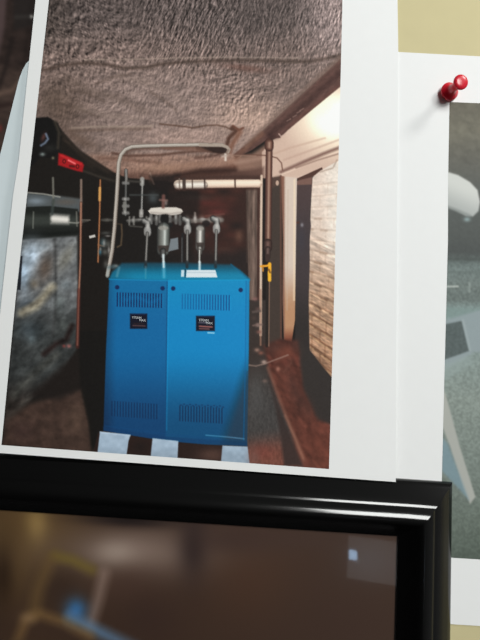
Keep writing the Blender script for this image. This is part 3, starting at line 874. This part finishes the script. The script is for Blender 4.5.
p.line([(109.5, 279.2), (167, 280.6), (249, 280)], 1.0, (30, 150, 196), 0.7, 0.6)
p.line([(246.2, 281), (245.4, 360), (243.6, 440)], 0.9, (4, 92, 146), 0.6, 0.7)
p.line([(248.2, 281), (247.2, 370)], 1.6, (16, 112, 160), 0.8, 0.5)
p.line([(105, 426), (135, 429.5), (165, 434), (205, 438), (246, 441)], 1.0, (10, 70, 116), 0.8, 0.5)
p.line([(206, 435.2), (228, 437), (244, 438.8)], 1.1, (92, 142, 178), 0.6, 0.7)
p.poly([(103.4, 427), (165, 436.5), (247, 442), (247.2, 446.5), (205, 444.5), (165.2, 441), (103.4, 431)], (10, 58, 98), 1.4, 0.6)
for a, b in ((117.2, 287.3), (162.6, 288.3), (173.2, 288.5), (240.7, 290)):
    p.disc(a, b, 2.2, 2.2, (12, 40, 82), 0.7, 0.95)
def vents(x0, x1, y0, y1, step, col, a, pid, slope=0.02, hl=None, fade=None):
    p.poly([(x0 - 1.5, y0 - 1), (x1 + 1.5, y0 - 1 + slope * (x1 - x0)), (x1 + 1.5, y1 + 1 + slope * (x1 - x0)), (x0 - 1.5, y1 + 1)], (0, 0, 0), 0.5, 0.0001)
    wv = p.win(x0 - 1, y0 - 1, x1 + 1, y1 + 1)
    t = p.ID[wv]; t[:] = pid; p.ID[wv] = t
    x_ = x0
    i = 0
    while x_ <= x1:
        s_ = slope * (x_ - x0)
        aa = a * (fade(x_) if fade else 1)
        p.line([(x_, y0 + s_), (x_ - 0.1, y1 + s_)], 1.3, col, 0.55, aa)
        if hl: p.line([(x_ + 1.3, y0 + s_ + 0.5), (x_ + 1.2, y1 + s_)], 0.9, hl, 0.5, 0.35 * aa)
        x_ += step; i += 1
vents(117.5, 162.5, 293, 306, 2.75, (6, 36, 80), 0.95, VENT_A, 0.03, (70, 150, 200))
vents(182.5, 231.5, 294.3, 308.5, 2.75, (4, 62, 118), 0.85, VENT_B, 0.03, (70, 176, 226), lambda x_: 0.5 + 0.5 * (x_ - 182) / 50)
vents(112, 158, 401.5, 415.5, 2.8, (6, 36, 66), 0.55, VENT_C, 0.07, (36, 96, 140))
vents(180, 223, 406, 420.5, 2.8, (8, 38, 68), 0.7, VENT_D, 0.06, (40, 96, 140))
for xx in range(181, 224, 3):
    p.blob(xx, 404 + 0.05 * (xx - 180) + (xx % 2), 1.0, 0.8, (8, 44, 80), 0.7)
p.line([(124, 300), (136, 297), (150, 303), (160, 299)], 3.0, (40, 116, 170), 1.6, 0.3)
# badges
for cx, cy, hw, hh, pid in ((138.6, 321.2, 8.6, 7.6, BADGE_A), (205.4, 323.4, 9.4, 7.6, BADGE_B)):
    p.poly([(cx - hw, cy - hh), (cx + hw, cy - hh), (cx + hw, cy + hh), (cx - hw, cy + hh)], (18, 20, 34), 0.8, 0.97, pid=pid)
    p.line([(cx - hw + 2, cy - hh + 0.6), (cx + hw - 2, cy - hh + 0.6)], 0.9, (34, 52, 92), 0.6, 0.7)
p.line([(133, 325.5), (145, 326)], 1.0, (120, 84, 80), 0.6, 0.8)
p.line([(134, 323.5), (144, 323.6)], 1.2, (60, 36, 34), 0.7, 0.7)
p.line([(199.5, 326.2), (212, 327)], 1.2, (196, 120, 108), 0.6, 0.85)
p.line([(199.5, 328.6), (209, 329)], 1.0, (170, 110, 100), 0.6, 0.8)
p.line([(199, 322.6), (206, 322.8)], 1.0, (150, 140, 150), 0.6, 0.6)
p.line([(208, 332.8), (214, 333)], 1.3, (186, 214, 230), 0.6, 0.8)
# sheets of paper on top
p.poly([(186.6, 270), (215.4, 270), (217.4, 277.4), (186, 277.4)], (204, 214, 220), 0.6, pid=NOTE)
p.line([(187, 272.4), (216, 272.6)], 0.9, (150, 172, 184), 0.6, 0.6)
p.poly([(181.2, 270), (184.3, 270), (184, 276.8), (181, 276.8)], (196, 212, 220), 0.6, 0.95, pid=NOTE)
p.line([(185.4, 269.5), (185.2, 277)], 1.1, (26, 54, 72), 0.5, 0.9)
# pads under it
p.poly([(103.4, 431), (165, 441), (205, 444.5), (247.2, 446.5), (246, 470), (150, 462), (92, 458), (98, 433)], (44, 32, 29), 0.8, pid=FLOORING)
p.blob(212, 455, 14, 7, (92, 68, 60), 0.7)
p.blob(140, 447, 8, 6, (34, 28, 27), 0.7)
for q, pid in (([(100, 431.5), (130.5, 434.8), (128.5, 441), (126.5, 455), (97.5, 453)], FOOT_A), ([(152.6, 438.2), (178.3, 441), (177.5, 459), (150.6, 457)], FOOT_B),
               ([(222.5, 445.6), (247.5, 446.6), (250, 466), (221, 462)], FOOT_C)):
    p.poly(q, lambda X, Y: np.array((156, 174, 192.0)) * (1 - 0.1 * smooth01((Y - 445) / 12)[..., None]) + 8 * vnoise(X, Y, 4, 4, 71)[..., None], 0.7, pid=pid)
p.line([(100, 432.3), (130, 435.4)], 1.2, (190, 206, 226), 0.7, 0.5)
p.blob(254, 458, 6, 8, (108, 80, 74), 0.6)
p.C = np.clip((p.C - 84) * 1.08 + 84, 17, 255)
p.C += 2.2 * vnoise(X, Y, 1.2, 1.2, 81)[..., None]

GAIN_LEFT = lambda x, y: 1.15 + 0 * x
parts = {
    BACK: ('printed_background', None, 'dark basement background of the print'),
    PLASTER: ('printed_plaster', None, 'rough brown plaster ceiling in the print'),
    JOISTS: ('printed_joists', None, 'pale joists under a bright lamp glow in the print'),
    BEAM: ('printed_steel_girder', None, 'dark brown slanting steel girder in the print'),
    BACKBRICK: ('printed_red_brick', None, 'dark red brick behind the printed boiler'),
    LWOOD: ('printed_timber', None, 'brown upright timbers in the print'),
    BRICK: ('printed_brickwork', None, 'cream painted brickwork in the print'),
    DOORWAY: ('printed_shadow_opening', None, 'dark opening beside the brickwork in the print'),
    POST: ('printed_white_post', None, 'cream painted post in the print'),
    FLOORING: ('printed_ground', None, 'dirty red-brown ground in the print'),
    KERB: ('printed_kerb', None, 'red-brown kerb in the print'),
    PIPE: ('printed_riser_pipe', None, 'brown upright pipe in the print'),
    VALVE: ('valve', PIPE, 'yellow valve'),
    ELBOW: ('printed_flue_elbow', None, 'black flue elbow in the print'),
    FLUE: ('printed_flue', None, 'shiny grey flue in the print'),
    STONE: ('printed_stonework', None, 'grey-blue stonework in the print'),
    COPPER: ('printed_copper_pipes', None, 'copper pipes in the print'),
    SIGN: ('printed_sign', None, 'small red sign in the print'),
    PIPEWORK: ('printed_pipework', None, 'grey steel pipework above the printed boiler'),
    DISH: ('dish', PIPEWORK, 'white dish'),
    CAN_A: ('canister', PIPEWORK, None),
    CAN_B: ('canister', PIPEWORK, None),
    DUCT: ('printed_duct', None, 'white wrapped duct in the print'),
    CONDUIT: ('printed_conduit', None, 'thin white arching conduit in the print'),
    BTOP: ('printed_boiler', None, 'bright blue two-door boiler in the print'),
    BPANEL_L: ('door_panel', BTOP, None), BPANEL_R: ('door_panel', BTOP, None),
    VENT_A: ('vent', BTOP, None), VENT_B: ('vent', BTOP, None), VENT_C: ('vent', BTOP, None), VENT_D: ('vent', BTOP, None),
    BADGE_A: ('badge', BTOP, 'black badge with white lettering'), BADGE_B: ('badge', BTOP, 'black badge with white and red lettering'),
    NOTE: ('note', BTOP, 'white papers on the boiler'),
    FOOT_A: ('pad', BTOP, 'pale blue pad'), FOOT_B: ('pad', BTOP, 'pale blue pad'), FOOT_C: ('pad', BTOP, 'pale blue pad'),
}
ink_d = lambda x, y: d_left(x, y) + 0.04
po = p.build(boiler_print, ink_d, parts, GAIN_LEFT)
M_white_ink = material('white_ink', srgb(214, 220, 224), 0.6, 0.12)
for (cx, cy, wp, s_) in ((136.7, 317.6, 9.0, 'STEAM'), (142.6, 320.3, 6.2, 'MAX'), (203.8, 320.2, 9.4, 'STEAM'), (209.3, 323.1, 6.6, 'MAX')):
    font_mesh(s_, cx, cy, float(d_left(np.float64(cx), np.float64(cy))) + 0.09, wp, 'lettering', po[BTOP], M_white_ink)

# ------------------------------------------------------------------ grey print at the right
d_right = lambda x, y: 0.35 + 0.15 * np.sin(x / 90.0) * np.sin(y / 120.0) + 0 * x
RL = [(399.5, 52), (396.5, 300), (394, 622)]
RR = [(640, 65), (640, 300), (640, 636)]
RL = [(390, 51.5), (388, 300), (384, 620)]
grey_print = empty('photo_print', U(520, 330, 0.2), 'white-bordered grey print with a white tank, hanging by the red pushpin', 'photo print')
link('paper', sheet_mesh('paper', RL, RR, d_right), M_paper, grey_print)
g = Print([(449.6, 102), (448.2, 180), (448, 240), (446, 320), (444.4, 380), (442, 478), (440, 557)], [(600, 108), (600, 300), (600, 567)], 1.3)
X, Y = g.X, g.Y
G_BG, G_TANK, G_CASE, G_STRIP, G_LINE = range(5)
def gcol(X, Y):
    ys = np.array([100, 130, 160, 200, 235, 252, 262, 268, 285, 300, 308, 316, 400, 470, 520, 560.])
    cs = np.array([(104, 101, 90), (112, 109, 97), (100, 99, 92), (88, 92, 90), (82, 86, 84), (76, 80, 79), (96, 106, 104), (112, 124, 122), (110, 120, 117), (106, 116, 113),
                   (128, 144, 142), (132, 148, 147), (136, 146, 140), (120, 130, 124), (106, 116, 108), (88, 98, 90)], float)
    return np.stack([np.interp(Y, ys, cs[:, i]) for i in range(3)], -1)
g.poly([(430, 90), (700, 90), (700, 600), (430, 600)], gcol, 0.5, pid=G_BG)
g.mottle([(430, 90), (700, 90), (700, 165), (430, 165)], 9, 5, 0.10, 91, 0.4, 3)
g.mottle([(430, 255), (700, 255), (700, 600), (430, 600)], 1.5, 1.5, 0.16, 92, 0, 2)
g.mottle([(430, 90), (700, 90), (700, 600), (430, 600)], 2.2, 2.2, 0.05, 93)
# a second, out-of-frame half: the same room carries on
g.blob(560, 210, 46, 60, (84, 88, 86), 0.5)
g.line([(447, 259), (600, 262)], 2.0, (70, 76, 74), 1.5, 0.8)
g.line([(447, 272), (600, 275)], 2.5, (98, 108, 105), 1.5, 0.6)
g.line([(440, 286.6), (458, 286.4)], 1.5, (196, 202, 196), 0.5, 0.9, pid=G_LINE)
g.line([(469.5, 283), (469.5, 292)], 2.0, (150, 160, 156), 0.7, 0.7)
g.poly([(440, 307), (470, 309), (600, 300), (600, 318), (482, 321), (440, 318)], (126, 146, 143), 1.5, 0.7)
# pale cabinet with a dark door
g.poly([(438, 322), (463, 315), (480, 310), (520, 322), (516, 352), (474, 352), (462, 360), (438, 374)], (146, 158, 162), 1.8, 0.9, pid=G_CASE)
g.poly([(438, 325.5), (461.5, 321), (469, 351), (438, 362)], (88, 98, 98), 0.8, pid=G_CASE)
g.mottle([(438, 325.5), (461.5, 321), (469, 351), (438, 362)], 1.6, 1.6, 0.12, 95)
g.line([(463, 320), (470, 350)], 2.2, (158, 170, 172), 0.8, 0.8)
g.poly([(440, 366), (470, 355), (474, 362), (440, 384)], (150, 164, 162), 2.2, 0.6)
# bright strip across the floor
g.poly([(440, 384), (445.5, 394), (460, 447), (475.5, 497), (470, 504), (463, 488), (450, 446), (440, 420)], (172, 174, 168), 1.0, pid=G_STRIP)
g.poly([(441, 436), (448, 444), (469, 500), (460, 490), (441, 470)], (126, 150, 160), 2.0, 0.85, pid=G_BG)
# white tank
def tank_col(X, Y):
    t = smooth01((Y - 178 - (X - 448) * 0.45) / 30)[..., None]
    return np.array((206, 208, 204.0)) * (1 - t) + np.array((172, 176, 174.0)) * t
g.poly([(440, 170), (448, 172), (458, 175), (470, 182), (477.5, 190), (480, 202), (478.5, 211), (473, 216.5), (466, 216), (456, 211), (440, 205)], tank_col, 0.9, pid=G_TANK)
g.line([(445, 206), (456, 210), (470, 216)], 2.2, (118, 124, 122), 1.4, 0.7)
g.blob(467, 219.4, 3.2, 2.2, (150, 170, 172), 0.9)
g.soften(1)
g.build(grey_print, lambda x, y: d_right(x, y) + 0.05, {
    G_BG: ('printed_room', None, 'grey room in the print'), G_TANK: ('printed_tank', None, 'white rounded tank in the print'),
    G_CASE: ('printed_cabinet', None, 'pale cabinet with a dark door in the print'), G_STRIP: ('printed_board', None, 'long pale board in the print'),
    G_LINE: ('printed_bracket', None, 'thin white bracket in the print')})

# ------------------------------------------------------------------ dark print tucked behind at the left
d_dark = lambda x, y: 0.35 + 0 * x
dark_print = empty('photo_print', U(-40, 150, 0.2), 'dark brown print showing at the far left edge behind the boiler print', 'photo print')
link('paper', sheet_mesh('paper', [(-190, -40), (-205, 440)], [(62, -36), (40, 442)], d_dark, 12, 16), M_paper, dark_print)
k = Print([(-176, -30), (-190, 420)], [(56, -28), (34, 424)], 0.9)
X, Y = k.X, k.Y
k.poly([(-300, -80), (100, -80), (100, 500), (-300, 500)], (48, 38, 35), 1.0, pid=0)
k.poly([(-300, 62), (100, 68), (100, 500), (-300, 500)], (72, 58, 52), 6.0, 0.6)
k.mottle([(-300, -80), (100, -80), (100, 500), (-300, 500)], 9, 5, 0.3, 101, 0.1, 3)
k.poly([(-20, -40), (10, -40), (4, 30), (-2, 60), (-20, 90)], (86, 70, 70), 3.0, 0.8)
k.poly([(12, -40), (42, -40), (34, 26), (14, 30)], (36, 32, 31), 3.0, 0.8)
k.line([(16, 17), (30, 16.5)], 4.0, (52, 48, 46), 1.5, 0.8)
k.blob(31.5, 16.6, 1.5, 1.6, (190, 188, 182), 0.95)
k.line([(12, 40), (6, 66), (-2, 90)], 4, (30, 24, 23), 2, 0.7)
k.line([(-10, 96), (12, 90), (22, 80)], 4, (122, 98, 86), 2.5, 0.6)
k.line([(-10, 108), (10, 104)], 5, (42, 30, 28), 2.0, 0.8)
k.blob(0, 128, 2.2, 3.5, (120, 44, 42), 0.7)
k.soften(1)
k.build(dark_print, lambda x, y: d_dark(x, y) + 0.05, {0: ('printed_scene', None, 'dark brown basement scene')})

# ------------------------------------------------------------------ pale sheet between them
d_pale = lambda x, y: 0.75 + 0.5 * smooth01((10 - x) / 40) + 0 * y
pale = sheet_mesh('paper_sheet', [(33, 57), (28.5, 60), (25, 65), (22, 71), (19, 79), (10, 115), (0, 155), (-34, 300), (-62, 440)],
                  [(50, 57), (30, 440)], d_pale, 16, 60)
tag(link('paper_sheet', pale, M_blue_paper), 'pale blue-grey sheet with a rounded corner, left of the boiler print', 'paper')

# ------------------------------------------------------------------ red pushpin
a = U(449.2, 91.8, 2.2); b = U(461.2, 81.8, 14.2)
axis = (b - a).normalized()
s_len = (b - a).length
q = axis.to_track_quat('Z', 'Y').to_matrix()
pin = empty('pushpin', U(449, 92, 0.5), 'red plastic pushpin stuck in the corner of the grey print', 'pushpin')
def lathe(name, prof, mat, parent, label=None, seg=40):
    vs_, fs = [], []
    for (r, z) in prof:
        for i in range(seg):
            t = 2 * math.pi * i / seg
            vs_.append(tuple(a + q @ Vector((r * math.cos(t), r * math.sin(t), z))))
    for j in range(len(prof) - 1):
        for i in range(seg):
            fs.append((j * seg + i, j * seg + (i + 1) % seg, (j + 1) * seg + (i + 1) % seg, (j + 1) * seg + i))
    me = mesh_np(name, vs_, fs, True)
    return link(name, me, mat, parent, label)
mm = MM
lathe('pin_head', [(r * mm, z * mm) for r, z in ((0.0001, -0.6), (3.9, -0.6), (5.1, -0.3), (5.4, 0.2), (5.3, 0.8), (4.7, 1.5), (3.6, 2.2), (2.8, 3.1), (2.4, 4.4))] +
      [(r * mm, s_len + z * mm) for r, z in ((2.25, -6.5), (2.4, -4.2), (2.9, -2.8), (3.6, -1.9), (4.2, -1.1), (4.35, -0.5), (4.2, 0.0), (3.6, 0.45), (2.6, 0.75), (1.4, 0.9), (0.0001, 0.95))], M_red, pin)
lathe('needle', [(0.0001 * mm, -4.6 * mm), (0.1 * mm, -4.2 * mm), (0.5 * mm, -2.6 * mm), (0.5 * mm, -0.5 * mm)], M_steel, pin, 'steel needle', 16)

# ------------------------------------------------------------------ black glossy frame
c0 = U(452.6, 482.6, 3.0); c0.y = 0
ex = (U(0, 510, 4.5) - U(399, 536.2, 4.5)).normalized()       # along the top rail, to the left
ez = Vector((ex.z, 0, -ex.x))
if ez.z > 0: ez = -ez                                         # down
FW, FH = 0.305, 0.235
frame = empty('picture_frame', c0 + ez * (FH / 2) + ex * (FW / 2) - Vector((0, 0.001, 0)),
              'black glossy picture frame with brown picture behind glass, below the boiler print', 'picture frame')
def Pf(s_, t_, h):
    v = c0 + ex * s_ + ez * t_
    v.y = -h * MM
    return v
prof = [(0.0, 0.8), (0.0, 2.6), (0.3, 3.3), (1.2, 4.3), (3.0, 5.5), (5.5, 7.2), (8.5, 9.2), (10.6, 10.5), (11.3, 10.85), (11.8, 11.0), (12.3, 11.25), (13.0, 11.75),
        (14.0, 12.45), (15.2, 13.15), (16.2, 13.6), (17.2, 13.9), (18.2, 14.05), (19.2, 13.95), (20.2, 13.5), (21.2, 12.6), (22.2, 11.5),
        (23.6, 9.8), (25.2, 7.9), (27.2, 6.2), (28.3, 5.3), (28.8, 4.9), (28.8, 0.8)]
# corners in order; each rail runs between two mitres
def rail(name, kind):
    vs_ = []; fs = []
    n = len(prof); K = 24
    for i in range(K + 1):
        f = i / K
        for (o, h) in prof:
            o = o * MM
            lo, hi = o, (FW if kind in 'tb' else FH) - o
            s_ = lo + (hi - lo) * f
            if kind == 't': v = Pf(s_, o, h)
            elif kind == 'b': v = Pf(s_, FH - o, h)
            elif kind == 'r': v = Pf(o, s_, h)
            else: v = Pf(FW - o, s_, h)
            vs_.append(tuple(v))
    flip = kind in 'bl' and False
    for i in range(K):
        for j in range(n):
            A, B = i * n + j, i * n + (j + 1) % n
            fs.append((A, B, B + n, A + n))
    me = mesh_np(name, vs_, fs, True)
    bm = bmesh.new(); bm.from_mesh(me)
    bmesh.ops.recalc_face_normals(bm, faces=bm.faces)
    bm.to_mesh(me); bm.free()
    for pl in me.polygons: pl.use_smooth = True
    o_ = link(name, me, M_black, frame)
    # keep the long arrises crisp
    try:
        me.set_sharp_from_angle(angle=math.radians(50))
    except Exception:
        pass
    return o_
for kk in 'trbl': rail('frame_rail', kk)
def slab(name, s0, s1, t0, t1, h0, h1, mat, label=None):
    vs_ = [tuple(Pf(s_, t_, h)) for h in (h0, h1) for (s_, t_) in ((s0, t0), (s1, t0), (s1, t1), (s0, t1))]
    fs = [(0, 1, 2, 3), (4, 7, 6, 5), (0, 4, 5, 1), (1, 5, 6, 2), (2, 6, 7, 3), (3, 7, 4, 0)]
    return link(name, mesh_np(name, vs_, fs), mat, frame, label)
e_ = 0.0289
slab('backing_board', e_, FW - e_, e_, FH - e_, 0.9, 2.4, M_back)
slab('glass', e_, FW - e_, e_, FH - e_, 3.6, 4.6, M_glass, 'clear glass')
# the picture behind the glass, out of focus and brown
HA = 3.0
w_ = Print([(-160, 497), (-160, 760)], [(405, 534), (405, 797)], 0.5)
nn, mm_ = w_.X.shape
uu = np.linspace(e_ + 0.0002, FW - e_ - 0.0002, mm_)[::-1]
vv = np.linspace(e_ + 0.0002, FH - e_ - 0.0002, nn)
pts = np.array(c0)[None, None, :] + uu[None, :, None] * np.array(ex) + vv[:, None, None] * np.array(ez)
pts[..., 1] = -HA * MM
rel = (pts - np.array([0, -D, 0])) @ R3
w_.X = W / 2 + FPX * rel[..., 0] / -rel[..., 2]
w_.Y = H / 2 - FPX * rel[..., 1] / -rel[..., 2]
w_.poly([(-400, 400), (600, 400), (600, 1200), (-400, 1200)], (64, 47, 38), 1)
B = w_.blob
B(30, 530, 60, 60, (104, 82, 50), 0.75); B(36, 524, 12, 20, (142, 118, 74), 0.95); B(12, 560, 22, 40, (98, 76, 46), 0.6); B(8, 540, 16, 30, (86, 66, 42), 0.7)
B(3, 575, 12, 30, (46, 32, 22), 0.85); B(140, 552, 84, 26, (118, 101, 92), 1.0); B(116, 553, 22, 13, (156, 142, 132), 0.75)
B(128, 521, 46, 6, (34, 27, 26), 0.95, 0.05); B(194, 548, 15, 34, (44, 34, 34), 0.85); B(60, 590, 26, 24, (60, 45, 37), 0.9)
w_.line([(55, 556), (72, 560), (92, 570)], 9, (116, 100, 46), 5, 0.75); w_.line([(50, 560), (38, 590), (34, 612)], 12, (104, 82, 52), 6, 0.7)
B(126, 585, 30, 20, (74, 54, 46), 0.6); w_.line([(104, 574), (98, 600), (90, 625)], 11, (138, 118, 108), 5, 0.65)
B(76, 610, 11, 12, (62, 112, 160), 0.9); w_.line([(70, 618), (100, 632), (135, 648), (200, 690)], 12, (96, 128, 160), 5, 0.75)
w_.line([(18, 640), (26, 620), (40, 614), (64, 622), (90, 636)], 9, (126, 98, 62), 5, 0.7); B(28, 618, 8, 6, (140, 114, 84), 0.6)
B(150, 620, 30, 26, (60, 44, 38), 0.8); B(20, 655, 40, 16, (82, 62, 44), 0.6); B(250, 580, 46, 40, (74, 51, 38), 0.6)
B(230, 540, 40, 14, (60, 44, 40), 0.6); B(300, 540, 60, 12, (66, 50, 44), 0.6); B(340, 620, 50, 40, (62, 45, 38), 0.5)
B(370, 560, 30, 22, (74, 66, 66), 0.55)  # greyish window reflection of the glass, painted into the picture's colour
w_.ID[:] = 0
P = pts.reshape(-1, 3)
cc = np.clip(lin(np.clip(w_.C * 1.22, 0, 255)), 0.002, 0.9).reshape(-1, 3)
idx = np.arange(nn * mm_).reshape(nn, mm_)
qd = np.stack([idx[:-1, :-1], idx[1:, :-1], idx[1:, 1:], idx[:-1, 1:]], -1).reshape(-1, 4)
link('picture', mesh_np('picture', P, qd, False, cc), M_ink, frame, 'blurred brown picture with a blue patch')


# ------------------------------------------------------------------ light
wd = bpy.data.worlds.new('room'); sc.world = wd; wd.use_nodes = True
nt = wd.node_tree
bg = nt.nodes['Background']
tc = nt.nodes.new('ShaderNodeTexCoord')
dp = nt.nodes.new('ShaderNodeVectorMath'); dp.operation = 'DOT_PRODUCT'
dp.inputs[1].default_value = Vector((0.86, -0.2, 0.42)).normalized()
rp = nt.nodes.new('ShaderNodeValToRGB')
rp.color_ramp.elements[0].position = 0.0; rp.color_ramp.elements[0].color = (0.03, 0.03, 0.032, 1)
rp.color_ramp.elements[1].position = 1.0; rp.color_ramp.elements[1].color = (1.0, 1.02, 1.0, 1)
e = rp.color_ramp.elements.new(0.45); e.color = (0.10, 0.10, 0.10, 1)
mr = nt.nodes.new('ShaderNodeMapRange')
mr.inputs['From Min'].default_value = -1; mr.inputs['From Max'].default_value = 1
nt.links.new(tc.outputs['Generated'], dp.inputs[0])
nt.links.new(dp.outputs['Value'], mr.inputs['Value'])
nt.links.new(mr.outputs['Result'], rp.inputs['Fac'])
nt.links.new(rp.outputs['Color'], bg.inputs['Color'])
bg.inputs['Strength'].default_value = 0.17


def area(name, loc, target, sx, sy, power, col=(1, 1, 1)):
    l = bpy.data.lights.new(name, 'AREA')
    l.shape = 'RECTANGLE'; l.size = sx; l.size_y = sy; l.energy = power; l.color = col
    o = bpy.data.objects.new(name, l); COL.objects.link(o)
    o.location = loc
    o.rotation_euler = (Vector(target) - Vector(loc)).to_track_quat('-Z', 'Y').to_euler()
    return o


pinp = U(449, 92, 0)
key_dir = Vector((0.64, -0.42, 0.64)).normalized()
area('lamp_key', pinp + key_dir * 1.15, pinp, 0.2, 0.2, 5.2, (1.0, 0.99, 0.96))
area('window_light', (0.5, -1.2, 0.5), (0, 0, 0), 0.4, 0.55, 16.2, (0.985, 1.0, 0.975))


def mirrored(x, y, t):
    """a place in the room that the picture glass mirrors at a photo point"""
    g_ = U(x, y, 4.6); v = g_ - Vector((0, -D, 0))
    return g_ + Vector((v.x, -v.y, v.z)).normalized() * t, g_


# a dim curtained window low behind the viewer and a bright gap in it
at, tg = mirrored(372, 560, 1.7)
area('curtained_window', at, tg, 0.17, 0.14, 0.026, (0.95, 0.97, 1.0))
at, tg = mirrored(353, 555, 1.6)
area('curtain_gap', at, tg, 0.026, 0.03, 0.015, (0.45, 0.7, 1.0))

vs = sc.view_settings
vs.view_transform = 'Standard'; vs.look = 'None'; vs.exposure = 0.0; vs.gamma = 1.0
vs.use_curve_mapping = False
